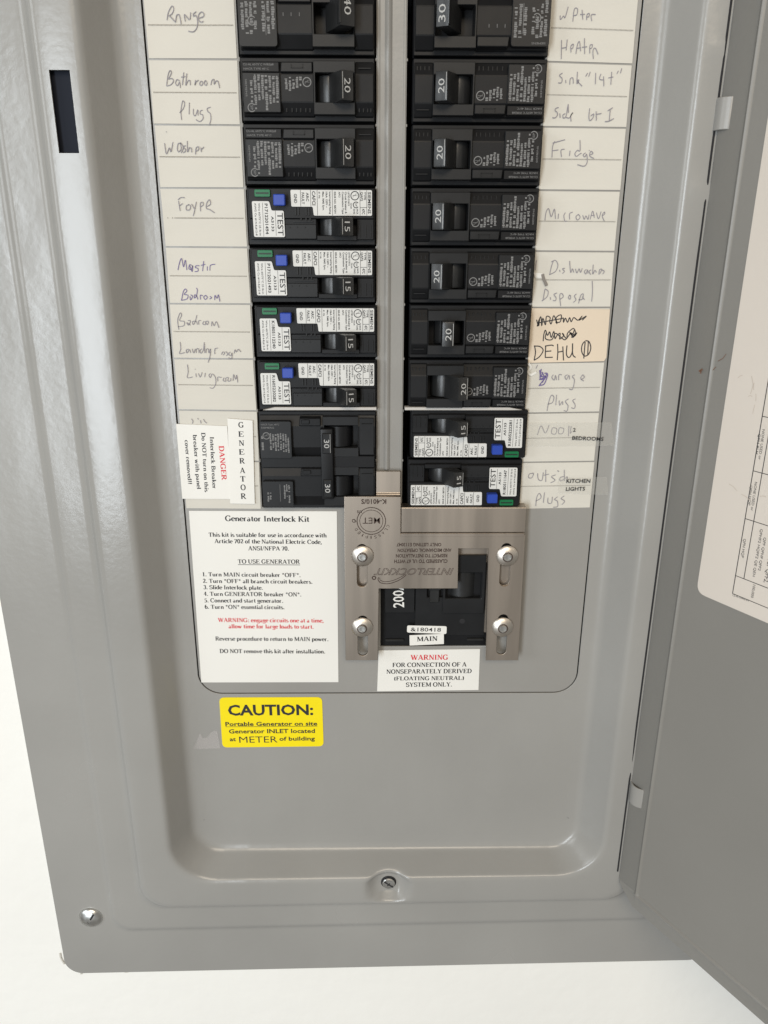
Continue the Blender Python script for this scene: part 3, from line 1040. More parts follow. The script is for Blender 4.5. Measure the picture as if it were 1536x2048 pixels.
def caf_print():
    b = MB()
    h = 6.22
    for x, z0, z1 in ((-4.5, 10.8, 4.1), (0, 10.8, 4.1), (2.9, 10.8, .4), (9.6, 10.8, .4), (21.9, 10.8, .4), (24.9, 10.8, .4)):
        b.sheet([(x - .09, z0), (x + .09, z0), (x + .09, z1), (x - .09, z1)], h)
    b.sheet([(21.9, 3.6), (24.9, 3.6), (24.9, 3.8), (21.9, 3.8)], h + .01)
    down(b, 'SIEMENS', 26.1, 10.2, 1.2, 1.35, h, .02)
    down(b, 'TYPE', 24.1, 10.2, 6.8, .9, h)
    down(b, 'QAF2', 22.7, 10.2, 6.4, 1.0, h)
    down(b, '47C', 23.4, 3.2, .9, 1.3, h)
    roundel(b, 19.6, 8.6, 1.75, h, 'ul')
    roundel(b, 20.1, 4.8, 1.2, h, 'sa')
    down(b, 'HACR', 20.7, 3.2, 1.0, .8, h)
    down(b, '5342', 19.3, 3.2, 1.0, .8, h)
    down(b, 'Circuit', 18.0, 5.6, 3.2, .7, h)
    down(b, 'LISTED E10515', 16.9, 10.2, 4.4, .75, h)
    down(b, 'Circuit Breaker &', 15.6, 10.2, 1.2, .85, h)
    down(b, 'Combination Type', 14.3, 10.2, 1.0, .85, h)
    down(b, 'AFCI', 12.8, 10.2, 7.9, .8, h)
    down(b, 'ISSUE NO. BB7291', 10.8, 10.2, 1.2, .85, h)
    down(b, 'Interrupting Rating', 8.6, 10.2, 1.0, .8, h)
    down(b, '10kA 120V ~', 7.1, 10.2, 3.6, .85, h)
    down(b, 'Max. RMS Sym.', 5.6, 10.2, 2.4, .8, h)
    down(b, '61 Hz', 3.9, 10.2, 7.4, .75, h)
    down(b, 'CAFCI', 1.4, 10.4, 4.6, 1.5, h)
    down(b, 'ARC', -1.4, 9.8, 6.2, 1.2, h)
    down(b, 'FAULT', -3.4, 9.8, 5.0, 1.2, h)
    down(b, 'GND', -6.7, 9.3, 5.4, 1.35, h)
    return b


def caf_print2(serial, code):
    def f():
        b = MB()
        h = 6.22
        b.sheet([(-16.0, 2.2), (-15.85, 2.2), (-15.85, -8.2), (-16.0, -8.2)], h)
        b.sheet([(-21.6, 5.6), (-21.45, 5.6), (-21.45, -8.6), (-21.6, -8.6)], h)
        down(b, 'TEST', -13.8, 1.4, -8.2, 2.6, h, .01)
        down(b, code, -17.3, 0.0, -6.4, 1.15, h)
        down(b, serial, -19.9, 5.2, -7.6, 1.4, h)
        down(b, 'Wire 60/75°C 25 lb-in', -23.0, 5.4, -8.2, .85, h, .01)
        down(b, 'AWG Cu #14-8,#12-8', -24.7, 5.4, -8.2, .85, h, .01)
        return b
    return f


def arc_breaker(x, k, state, serial, code, label, turned=False, dx=0., dl=0., dz=0.):
    t = thing('arc_fault_breaker', label, 'circuit breaker', (x + dx, -12.0 - 25.4 * k + dz, 0), GRP, turned)
    part('body', 'caf_body', caf_body, M_BLACK, t, bev=.3)
    part('lower_block', 'caf_low', lambda: MB().prism(rrect(-11.9, 2.1, -9.6, -3.4, .4, 2), 4.9, 5.7), M_PLATE, t, bev=.2)
    part('moulded_marks', 'caf_marks', caf_marks, M_PLATE, t)['kind'] = 'stuff'
    l = part('rating_label', 'caf_w1', caf_white1, M_WLABEL, t)
    part('lettering', 'caf_p', caf_print, M_BINK, l)
    l2 = part('test_label', 'caf_w2', caf_white2, M_WLABEL, t, (dl, 0, 0))
    part('lettering', ('caf_p2', serial), caf_print2(serial, code), M_BINK, l2)
    part('test_button', 'caf_btn', lambda: MB().box(-16.3, -11.2, 4.3, 9.0, 5, 9.2), M_BLUE, t, bev=.35)
    g = part('indicator_window', 'caf_led', lambda: MB().prism(rrect(-24.8, -17.9, 8.0, 11.0, .5, 3), 5, 6.5), M_GREEN, t, bev=.25)
    part('window_slit', 'caf_led2', lambda: MB().box(-24.2, -18.5, 9.15, 9.85, 6.3, 6.56), M_GREEND, g)
    add_lever(t, 10.4, -4.4, 5.6, 8.0, 14.2, 25 if state == 'on' else -27, '15', 2.6, None, 4.2)
    return t


arc_breaker(LX, 2, 'on', 'P1712201494', 'A3133', 'arc fault breaker with blue TEST button switched on beside the Foyer card')
arc_breaker(LX, 3, 'on', 'P1712021493', 'A3133', 'arc fault breaker with blue TEST button switched on beside the Master Bedroom card')
arc_breaker(LX, 4, 'on', 'K1805112240', 'A5133', 'arc fault breaker with blue TEST button switched on beside the Laundry room card', dx=.9)
arc_breaker(LX, 5, 'on', 'R1605220282', 'A5133', 'arc fault breaker with blue TEST button switched on beside the Living room card', dx=.9, dl=-.9)
arc_breaker(RXC, 6, 'off', 'R1805222281', 'A5133', 'arc fault breaker with blue TEST button switched off beside the Nook card', True, dz=1.2)
arc_breaker(RXC, 7, 'off', 'R1805111647', 'A5133', 'arc fault breaker with blue TEST button switched off beside the Outside Plugs card', True, dx=-1.2, dz=1.4)

# generator breaker, two poles with a tie bar over both levers
t = thing('generator_breaker', 'black 30 amp double breaker switched off, beside the GENERATOR strip', 'circuit breaker', (LX + .3, -176.9, 0))
b = qp_body(2)
b.v = [(x, z, min(h, 5.1)) for x, z, h in b.v]
obj('body', b.mesh('body', M_BLACK), t)
b = MB()
for c in (12.7, -12.7):
    b.frame(2.5, 20.1, c - 10.1, c + 10.2, 3.3, 19.7, c - 5.4, c + 5.8, 2.4, 5.4)
obj('housing', b.mesh('housing', M_PLATE, bev=.3), t)
b = MB().box(-28.4, 28.0, -3.0, 3.0, -1, 5.2)
obj('centre_web', b.mesh('centre_web', M_BLACK, bev=.3), t)
for z0, z1 in ((2.4, 21.0), (-22.8, -9.4)):
    b = MB().prism(rrect(-28.2, -12.7, z0, z1, .8, 3), 3, 7.3)
    obj('spec_plate', b.mesh('spec_plate', M_PLATE, bev=.2), t)
for c in (12.7, -12.7):
    b = MB().prism([(-9.2, c + 5.9), (1.8, c + 5.9), (1.8, c + 10.2), (-8.6, c + 10.2)], 3, 7.3, [(-8.9, c + 6.1), (1.6, c + 6.1), (1.6, c + 9.7), (-8.4, c + 9.7)])
    b.box(-7.6, -3.6, c + 7, c + 9.2, 7.2, 7.8)
    obj('raised_block', b.mesh('raised_block', M_BLACK, bev=.25), t)
    b = MB().prism([(20.6, c - 9), (27.6, c - 9), (27.6, c + 9.4), (20.6, c + 9.4)], 3, 5.3)
    b.box(21.4, 27.0, c + 6.6, c + 6.9, 5.2, 5.7)
    obj('inner_block', b.mesh('inner_block', M_PLATE, bev=.3), t)
    b = MB().zprof(c - 5, c + 5, [(-6.5 + 10.4, -5)] + [(10.4 + 6.8 * math.sin(R(a)), 6.8 * math.cos(R(a)) - 2) for a in range(-75, 76, 15)] + [(16.9, -5)])
    obj('drum', b.mesh('drum', M_BLACK, smooth='auto'), t)
b = MB().prism([(1.2, -18.9), (7.9, -18.9), (7.9, 17.6), (1.2, 17.6)], 4.0, 8.2, [(1.6, -18.6), (7.4, -18.6), (7.4, 17.2), (1.6, 17.2)])
o = obj('tie_handle', b.mesh('tie_handle', M_BLACK, bev=.5, seg=2, smooth='auto'), t)
for c, z0, z1 in ((10.6, 4.9, 15.6), (-13.2, -17.6, -8.0)):
    b = MB().prism([(2.3, z0), (6.9, z0), (6.9, z1), (2.3, z1)], 7.9, 8.9, [(2.6, z0 + .4), (6.6, z0 + .4), (6.6, z1 - .4), (2.6, z1 - .4)])
    q = obj('lever_cap', b.mesh('lever_cap', M_PLATE, bev=.25), o)
b = MB()
put(b, '30', (3.3, 12.3), (3.3, 8.0), 2.7, 8.97)
put(b, '30', (3.3, -10.4), (3.3, -14.9), 2.7, 8.97)
b.sheet([(6.25, 15), (6.4, 15), (6.4, 5.6), (6.25, 5.6)], 8.97)
obj('number', b.mesh('number', M_INKGLINT), o)
b = MB()
put(b, 'HACR Type, 40°C', (-27.2, 19.0), (-18.4, 19.0), .85, 7.36)
put(b, 'SIEMENS', (-27.2, 17.4), (-21, 17.4), .9, 7.36)
microprint(b, -23.5, -13.6, 5.0, 15.2, 8, 7.36, 21)
microprint(b, -27.6, -26.2, 6.5, 15.0, 1, 7.36, 22)
roundel(b, -24.9, 13.8, 1.6, 7.36, 'ul')
microprint(b, -17.6, -14.2, -21, -10.8, 3, 7.36, 23)
microprint(b, -26.0, -23.6, -21.4, -14, 2, 7.36, 24)
b.stroke([(-19.3, -11), (-19.3, -20)], .15, 7.38)
obj('printing', b.mesh('printing', M_DIMINK), t)

# main breaker
t = thing('main_breaker', 'large black 200 amp main breaker behind the steel interlock plate', 'circuit breaker', (26, -258.5, -10))
OM = (26, -258.5, -10)
b = MB()
b.box(-3.0, 55.2, -283.4, -228, -30, -1.0)
obj('body', b.mesh('body', M_BLACK, OM, bev=.3), t)
b = MB().prism(rrect(-.6, 15.2, -262, -228, .6, 3), -1.2, 1.6)
obj('rating_plate', b.mesh('rating_plate', M_PLATE, OM, bev=.3), t)
b = MB()
b.frame(15.6, 53.6, -276, -228, 22.0, 50.6, -253.2, -238, -1.2, 1.4)
b.frame(30.2, 52.6, -262, -228, 31.6, 50.8, -253.0, -238, 1.2, 3.2)
obj('housing', b.mesh('housing', M_PLATE, OM, bev=.35), t)
b = MB().zprof(-253, -238, [(31, -6)] + [(41 + 9 * math.sin(R(a)), 9 * math.cos(R(a)) - 7.5) for a in range(-75, 76, 15)] + [(51, -6)])
obj('drum', b.mesh('drum', M_HANDLE, OM, smooth='auto'), t)
b = MB().prism([(23.0, -256), (28.6, -256), (28.6, -236), (23.0, -236)], -3, 2.6, [(23.3, -255.6), (28.3, -255.6), (28.3, -236), (23.3, -236)])
b.prism([(22.6, -248.0), (29.0, -248.0), (29.0, -240), (22.6, -240)], 2.2, 3.6)
obj('handle', b.mesh('handle', M_HANDLE, OM, bev=.35), t)
b = MB().lathe(41.3, -267.3, [(1.5, 1.44), (.01, 1.5)], 20)
obj('test_hole', b.mesh('test_hole', M_DARK, OM), t)
b = MB()
b.box(-.3, 9.8, -280.3, -279.0, -1, .3)
b.box(44.4, 53.6, -279.9, -278.7, -1, .3)
obj('foot_rib', b.mesh('foot_rib', M_HANDLE, OM, bev=.2), t)
b = MB()
ptext(b, '200A', (541, 1042), (537, 855), 82, (660, 930), 3.657, 1.7, 'sans', .01)
obj('number', b.mesh('number', mat('white_print', (.75, .75, .72), .5), OM), t)

# ------------------------------------------------------------------ interlock plate and its bolts
OI = (26, -243, 2.4)
t = thing('interlock_plate', 'brushed stainless interlock plate over the main breaker, engraved upside down', 'metal plate', OI)
OI = (26, -243, 2.4)
LIFT = 3.4


def lift(p, h=3.4, d=LIFT):
    """same spot of the photograph, d millimetres further out"""
    f = (CAM[2] - h - d) / (CAM[2] - h)
    return (CAM[0] + (p[0] - CAM[0]) * f, CAM[1] + (p[1] - CAM[1]) * f)


def liftb(b, d=LIFT):
    b.v = [(*lift((x, z), h, d), h + d) for x, z, h in b.v]
    return b


outline = [(-21.4, -195.7), (-21.9, -289.5), (-4.6, -289.5), (-4.1, -246.5), (37.7, -246.5), (37.3, -223.7), (53.2, -223.7), (55.0, -289.8), (72.5, -289.8), (71.6, -216.6), (7.1, -216.6), (7.0, -195.7)]


def slot(cx, z0, z1, r):
    return arc(cx, z1 - r, r, r, 0, 180, 8) + arc(cx, z0 + r, r, r, 180, 360, 8)


holes = [slot(-12.7, -246.0, -221.2, 2.9), slot(-12.6, -287.2, -262.4, 2.9), slot(62.5, -245.6, -220.8, 2.9), slot(63.0, -286.6, -261.8, 2.9)]
obj('plate', curve_mesh('plate', [lift(p) for p in outline], [[lift(p) for p in q] for q in holes], 2.4 + LIFT, 4.0 + LIFT, M_STEEL, .18, OI), t)
# folded strip standing proud beside the plate, with the bend line below it
b = MB()
b.xprof(7.5, 71.0, [(-214.2, -.8), (-214.2, 5.9), (-213.9, 6.2), (-200.8, 6.2), (-200.5, 5.9), (-200.5, -.8)])
obj('folded_strip', liftb(b, 1.4).mesh('folded_strip', M_STEEL, OI, bev=.15), t)
b = MB().box(7.2, 71.3, -217.2, -215.0, 3.0, 4.9)
obj('bend_edge', liftb(b, 2.6).mesh('bend_edge', M_STEEL, OI, bev=.3), t)
b = MB()
b.xprof(-5.4, 7.0, [(-196.5, .5), (-196.5, 3.0), (-194.6, 3.0), (-194.0, 2.2), (-182.7, 1.9), (-182.7, .5)])
obj('guide_tab', liftb(b, 1.6).mesh('guide_tab', M_STEEL, OI, bev=.2), t)
b = MB().box(53.2, 54.6, -273.2, -222, -1, 3.2)
obj('side_flange', b.mesh('side_flange', M_STEEL, OI, bev=.15), t)
b = MB().box(36.5, 53.6, -232.9, -222, .3, 1.5)
obj('rear_strip', b.mesh('rear_strip', M_STEEL, OI, bev=.2), t)
for cx in (-12.7, 62.5):
    b = MB().box(cx - 5, cx + 5, -247.5, -227, .3, 4.2)
    obj('backing_washer', b.mesh('backing_washer', M_STEEL, OI, bev=.2), t)
b = MB()
og, kk, hh = (660, 930), 3.657, 4.06 + LIFT
ptext(b, 'K-4010/S', (412, 251), (228, 251), 35, og, kk, hh, 'sans', .03)
ptext(b, 'MET', (366, 386), (238, 386), 46, og, kk, hh, 'sans', .006)
cxm, czm = at(og[0] + 302 / kk, og[1] + 410 / kk, hh)
b.ring(cxm, czm, 7.25, .45, hh, 40)
b.ring(cxm, czm, 5.9, .3, hh, 40)
for i, ch in enumerate('CLASSIFIED'):
    a = -18 - 14.6 * i                 # letters follow the lower rim, tops outwards
    rr_ = 8.1
    ca, sa = math.cos(R(a)), math.sin(R(a))
    p0 = (cxm + rr_ * ca, czm + rr_ * sa)
    tx, tz = sa, -ca                    # clockwise tangent
    wd = .5 if ch == 'I' else 1.25
    put(b, ch, (p0[0] - tx * wd / 2, p0[1] - tz * wd / 2), (p0[0] + tx * wd / 2, p0[1] + tz * wd / 2), 1.7, hh)
ptext(b, 'US', (232, 333), (196, 333), 20, og, kk, hh, 'sans', .02)
b.ring(cxm - 8.9, czm + .1, .8, .4, hh, 12)
ptext(b, 'C', (192, 405), (176, 405), 17, og, kk, hh + .02, 'sans')
ptext(b, 'ONLY LISTING E113047', (815, 571), (487, 571), 25, og, kk, hh, 'sans', .03)
ptext(b, 'AND MECHANICAL OPERATION', (888, 612), (495, 613), 25, og, kk, hh, 'sans', .03)
ptext(b, 'RESPECT TO INSTALLATION', (858, 651), (482, 653), 25, og, kk, hh, 'sans', .03)
ptext(b, 'CLASSIFIED TO UL 67 WITH', (860, 691), (470, 693), 26, og, kk, hh, 'sans', .03)
outlined(b, 'INTERLOCKKIT', (905, 756), (318, 757), 50, og, kk, hh, .019, .35)
sw = [at(og[0] + a / kk, og[1] + c / kk, hh) for a, c in ((355, 822), (352, 840), (372, 862), (430, 868), (500, 845), (545, 815), (556, 800))]
b.stroke(catmull(sw), .4, hh + .03)
sw = [at(og[0] + a / kk, og[1] + c / kk, hh) for a, c in ((364, 824), (368, 842), (400, 854), (460, 845), (520, 818), (548, 800))]
b.stroke(catmull(sw), .3, hh + .03)
b.ring(*at(og[0] + 322 / kk, og[1] + 826 / kk, hh), .9, .6, hh, 14)
obj('engraving', b.mesh('engraving', M_ENGR, OI), t)

for cx, zt_ in ((-12.7, -221.0), (-12.6, -262.2), (62.5, -220.6), (63.0, -261.6)):
    b = MB().prism(slot(cx, zt_ - 7, zt_ + .5, 2.95), .0, .25)  # dark patch on the dead front, painting the shade of the hole
    pan('bolt_hole_shade', b.mesh('bolt_hole_shade', M_DARK))
for x, z, lab in ((-12.5, -227.8, 'upper left'), (63.0, -227.9, 'upper right'), (-12.9, -269.3, 'lower left'), (62.8, -269.4, 'lower right')):
    t = thing('pan_head_bolt', 'shiny round bolt at the %s slot of the interlock plate' % lab, 'bolt', (*lift((x, z)), 4.0 + LIFT), 'bolts holding the interlock plate')
    part('flange', 'bolt_fl', lambda: MB().lathe(0, 0, [(2.6, -7.4), (2.6, .05), (5.5, .06), (5.75, .45), (5.5, .85), (4.6, 1.35), (3.4, 1.85), (2.5, 2.1), (1.9, 2.15)], 40), M_BOLT, t, smooth='auto')
    part('stud', 'bolt_st', lambda: MB().lathe(0, 0, [(2.15, 1.8), (2.1, 2.7), (1.85, 3.0), (1.45, 3.02), (1.3, 2.7), (.01, 2.65)], 24), M_SCREW, t, smooth='auto')
    part('seat_ring', 'bolt_rg', lambda: MB().ring(0, 0, 2.45, .5, 2.2, 28), M_ENGR, t)


# ------------------------------------------------------------------ stickers and cards
def sticker(name, label, cat, px, org, k, m, h0=.05, th=.2, r=0., group=None, fn=at, corners=None):
    pts = corners or [fn(org[0] + a / k, org[1] + c / k, h0 + th) for a, c in px]
    if r:
        pts = rquad(pts, r)
    cx, cz = sum(p[0] for p in pts) / len(pts), sum(p[1] for p in pts) / len(pts)
    b = MB().prism(pts, h0, h0 + th)
    o = obj(name, b.mesh(name, m, (cx, cz, h0)), None, (cx, cz, h0))
    tag(o, label, cat, group)
    return o, (cx, cz, h0)


def ink(o, org3, b, m, name='lettering'):
    return obj(name, b.mesh(name, m, org3), o)


O4, K4 = (330, 800), 3.413
stk, og3 = sticker('instruction_sticker', 'white Generator Interlock Kit instruction sheet left of the steel plate', 'sticker', [(163, 757), (1173, 760), (1184, 1926), (248, 1928)], O4, K4, M_WPAPER)
b = MB()
hh = .31
for s_, x0, x1, y0, y1, cap in (
        ('Generator Interlock Kit', 410, 985, 826, 832, 37),
        ('This kit is suitable for use in accordance with', 298, 1103, 933, 938, 28),
        ('Article 702 of the National Electric Code,', 338, 1070, 977, 983, 28),
        ('ANSI/NFPA 70.', 568, 845, 1026, 1028, 28),
        ('TO USE GENERATOR', 498, 921, 1116, 1118, 28),
        ('1. Turn MAIN circuit breaker *OFF*.', 258, 925, 1203, 1209, 27),
        ('2. Turn *OFF* all branch circuit breakers.', 259, 1006, 1248, 1254, 27),
        ('3. Slide Interlock plate.', 262, 667, 1291, 1295, 27),
        ('4. Turn GENERATOR breaker *ON*.', 265, 930, 1336, 1341, 27),
        ('5. Connect and start generator.', 269, 806, 1381, 1384, 27),
        ('6. Turn *ON* essential circuits.', 272, 815, 1425, 1428, 27),
        ('Reverse procedure to return to MAIN power.', 345, 1115, 1642, 1646, 27),
        ('DO NOT remove this kit after installation.', 374, 1093, 1727, 1730, 27)):
    ptext(b, s_, (x0, y0), (x1, y1), cap, O4, K4, hh)
u0, u1 = at(O4[0] + 498 / K4, O4[1] + 1124 / K4, hh), at(O4[0] + 921 / K4, O4[1] + 1126 / K4, hh)
b.stroke([u0, u1], .3, hh)
ink(stk, og3, b, M_BINK)
b = MB()
ptext(b, 'WARNING: engage circuits one at a time,', (362, 1515), (1082, 1519), 27, O4, K4, hh)
ptext(b, 'allow time for large loads to start.', (434, 1558), (1014, 1561), 27, O4, K4, hh)
ink(stk, og3, b, M_RED, 'red_lettering')

stk, og3 = sticker('danger_sticker', 'white DANGER sticker with sideways writing over the left card strip', 'sticker', [(75, 163), (424, 178), (452, 676), (118, 674)], O4, K4, M_WPAPER, .75)
b = MB()
hh = 1.0
for s_, p0, p1, cap in (('Interlock Breaker', (306, 252), (325, 605), 27), ('Do NOT turn on this', (247, 222), (272, 630), 27),
                        ('breaker with panel', (190, 238), (219, 608), 27), ('cover removed!!', (134, 273), (158, 573), 27)):
    ptext(b, s_, p0, p1, cap, O4, K4, hh)
ink(stk, og3, b, M_BINK)
b = MB()
ptext(b, 'DANGER', (367, 313), (388, 548), 34, O4, K4, hh)
ink(stk, og3, b, M_RED, 'red_lettering')

stk, og3 = sticker('generator_strip', 'narrow white sticker with GENERATOR in stacked letters beside the 30 amp breaker', 'sticker', [(426, 126), (598, 140), (613, 710), (445, 706)], O4, K4, M_WPAPER, 1.0)
b = MB()
for i, (ch, cx, cy) in enumerate((('G', 519, 170), ('E', 521, 233), ('N', 523, 294), ('E', 525, 355), ('R', 528, 416), ('A', 530, 481), ('T', 532, 539), ('O', 534, 597), ('R', 537, 657))):
    ptext(b, ch, (cx - 18, cy + 18), (cx + 18, cy + 18), 37, O4, K4, 1.25)
ink(stk, og3, b, M_BINK)

O7, K7 = (720, 1250), 5.486
stk, og3 = sticker('warning_sticker', 'white WARNING floating neutral sticker below the main breaker', 'sticker', [(205, 280), (1317, 264), (1300, 713), (188, 727)], O7, K7, M_WPAPER)
b = MB()
for s_, x0, x1, y0, y1, cap in (('FOR CONNECTION OF A', 357, 1170, 462, 455, 46), ('NONSEPARATELY DERIVED', 290, 1225, 535, 527, 46),
                                ('(FLOATING NEUTRAL)', 375, 1140, 608, 602, 42), ('SYSTEM ONLY.', 503, 1008, 678, 674, 46)):
    ptext(b, s_, (x0, y0), (x1, y1), cap, O7, K7, .31)
ink(stk, og3, b, M_BINK)
b = MB()
ptext(b, 'WARNING', (555, 384), (965, 380), 54, O7, K7, .31)
ink(stk, og3, b, M_RED, 'red_lettering')

stk, og3 = sticker('number_sticker', 'small white sticker reading &180418 on the main breaker', 'sticker', [(518, 5), (952, 14), (948, 99), (515, 82)], O7, K7, M_WPAPER, 1.5, .15, r=1.0)
b = MB()
ptext(b, '&180418', (555, 69), (888, 74), 44, O7, K7, 1.72, 'sans', .008)
ink(stk, og3, b, M_BINK)
stk, og3 = sticker('main_sticker', 'white MAIN sticker at the bottom of the main breaker', 'sticker', [(543, 113), (920, 97), (920, 208), (545, 226)], O7, K7, M_WPAPER, 1.5, .15)
b = MB()
ptext(b, 'MAIN', (625, 180), (850, 172), 50, O7, K7, 1.72)
ink(stk, og3, b, M_BINK)

O5, K5 = (360, 1360), 4.267
stk, og3 = sticker('caution_sticker', 'yellow CAUTION portable generator sticker below the instruction sheet', 'sticker', [(334, 150), (1212, 147), (1226, 566), (362, 576)], O5, K5, M_YELLOW, .05, r=3.0)
b = MB()
ptext(b, 'CAUTION:', (412, 301), (1138, 296), 90, O5, K5, .31, 'sans', .03)
ptext(b, 'Portable Generator on site', (388, 393), (1172, 388), 35, O5, K5, .31, 'sans', .025)
ptext(b, 'Generator INLET located', (418, 456), (1152, 451), 36, O5, K5, .31, 'sans', .022)
ptext(b, 'at', (425, 522), (478, 521), 34, O5, K5, .31, 'sans', .022)
ptext(b, 'METER', (507, 536), (832, 533), 56, O5, K5, .31, 'sans', -.004)
ptext(b, 'of building', (848, 518), (1152, 515), 34, O5, K5, .31, 'sans', .022)
u0, u1 = at(O5[0] + 388 / K5, O5[1] + 400 / K5, .31), at(O5[0] + 1172 / K5, O5[1] + 395 / K5, .31)
b.stroke([u0, u1], .25, .31)
ink(stk, og3, b, M_BINK)
sticker('tape_residue', 'torn scrap of clear tape left of the yellow caution sticker', 'tape', [(112, 589), (140, 530), (172, 452), (196, 496), (232, 490), (262, 452), (294, 431), (318, 437), (331, 510), (344, 583)], O5, K5, M_TAPE2, .05, .08)

# the two circuit directory strips: one card per breaker, a gap between cards
Lr = [(118.5, 119, 298, 473.8), (249.1, 250.6, 308.7, 480), (376.0, 376.6, 321, 487), (493.9, 495, 331.5, 494.2), (607.3, 608.3, 339.9, 500.5), (716.9, 718.2, 348.3, 505.8), (819.9, 822, 357.8, 513), (921, 923, 364.5, 517.5), (1017.7, 1019, 372.5, 522)]
Rr = [(123.5, 129.0, 1093.7, 1263.9), (253.6, 255.9, 1085.5, 1252.2), (380.4, 381.8, 1077.5, 1239.9), (502.3, 503.3, 1071, 1228.9), (615.2, 614.8, 1064.6, 1219.6), (725.5, 723.4, 1056, 1208), (826.5, 824.3, 1048, 1198), (924.9, 922.8, 1041.9, 1188.4), (1019, 1016.3, 1035, 1179.7)]


def rowpts(r):
    return at(r[2], r[0], .3), at(r[3], r[1], .3)


CARDS = {}
for side, rows, nm in (('L', Lr, 'left'), ('R', Rr, 'right')):
    t = thing('directory_strip', 'cream card strip of handwritten circuit names %s of the breakers' % nm, 'label strip', ((-83.5 if side == 'L' else 86.5), -90, 0))
    ORG = ((-83.5 if side == 'L' else 86.5), -90, 0)
    pts = [rowpts(r) for r in rows]
    up = ((pts[0][0][0] - (0.0), pts[0][0][1] + 25.4), (pts[0][1][0], pts[0][1][1] + 25.4))
    pts = [up] + pts
    rr = random.Random(3 if side == 'L' else 8)
    for k in range(9):
        (a, b_), (c, d) = pts[k], pts[k + 1]
        g = .38
        top, bot = (a[0] + rr.uniform(-.15, .15), a[1] - g), (c[0] + rr.uniform(-.15, .15), c[1] + g)
        tr_, br = (b_[0] + rr.uniform(-.15, .15), b_[1] - g), (d[0] + rr.uniform(-.15, .15), d[1] + g)
        # a slightly cockled card: grid with small waves
        mb = MB()
        NX, NZ = 14, 10
        ph = rr.random() * 6
        for j in range(NZ + 1):
            for i in range(NX + 1):
                u, v = i / NX, j / NZ
                x = (top[0] * (1 - u) + tr_[0] * u) * (1 - v) + (bot[0] * (1 - u) + br[0] * u) * v
                z = (top[1] * (1 - u) + tr_[1] * u) * (1 - v) + (bot[1] * (1 - u) + br[1] * u) * v
                hv = .34 + .16 * math.exp(-((v - .42) / .07) ** 2) * math.sin(3.1 * u + ph) + .08 * math.sin(5 * v + ph * 2 + 2 * u)
                mb.v.append((x, z, hv + (.16 if v < .08 and k == 3 and side == 'L' and u < .75 else 0)))
        n0 = len(mb.v)
        mb.v += [(x, z, .03) for x, z, h in mb.v]
        W2 = NX + 1
        for j in range(NZ):
            for i in range(NX):
                mb.f.append((j * W2 + i, j * W2 + i + 1, (j + 1) * W2 + i + 1, (j + 1) * W2 + i))
        rim = [(0, i) for i in range(W2)] + [(j, NX) for j in range(1, NZ + 1)] + [(NZ, i) for i in range(NX - 1, -1, -1)] + [(j, 0) for j in range(NZ - 1, 0, -1)]
        for q in range(len(rim)):
            p1, p2 = rim[q], rim[(q + 1) % len(rim)]
            i1, i2 = p1[0] * W2 + p1[1], p2[0] * W2 + p2[1]
            mb.f.append((i1, i2, n0 + i2, n0 + i1))
        card = obj('card', mb.mesh('card', M_PAPER, ORG, smooth='auto'), t)
        CARDS[side, k] = (card, ORG)
        # perforated-looking dotted rule across the middle of the card
        db = MB()
        m0 = ((top[0] + bot[0]) / 2 + .8, (top[1] + bot[1]) / 2)
        m1 = ((tr_[0] + br[0]) / 2 - .8, (tr_[1] + br[1]) / 2)
        nd = 66
        for q in range(nd):
            if side == 'L' and k == 3 and q < 12 and rr.random() < .7:
                continue
            u = (q + .5) / nd
            x, z = m0[0] + (m1[0] - m0[0]) * u, m0[1] + (m1[1] - m0[1]) * u
            db.sheet([(x - .12, z - .26), (x + .12, z - .26), (x + .12, z + .2), (x - .12, z + .2)], .62)
        if not (side == 'R' and k == 5):
            o = obj('dotted_rule', db.mesh('dotted_rule', M_DOT, ORG), card)

WA, WB, WC, WD, WE = ((280, 0), 4.877), ((300, 370), 4.762), ((1040, 0), 4.877), ((1030, 400), 4.762), ((1000, 800), 2.866)


def write(side, k, crop, strokes, m=None, wd=.32, h=.68):
    card, ORG = CARDS[side, k]
    b = MB()
    scribble(b, strokes, crop[0], crop[1], h, wd)
    return obj('handwriting', b.mesh('handwriting', m or M_PEN, ORG), card)


# Range
write('L', 0, WA, [[(262, 195), (275, 120), (310, 58), (328, 85), (312, 130), (278, 155)], [(285, 152), (345, 215)], [(345, 215), (355, 150), (375, 140), (385, 155), (400, 235)],
                   [(440, 208), (432, 140), (482, 190), (492, 120)], [(548, 112), (522, 132), (520, 155), (545, 150), (560, 200), (555, 265), (520, 308), (470, 302)], [(575, 175), (615, 160), (622, 135), (600, 115), (572, 140), (570, 190), (595, 215), (618, 205)]])
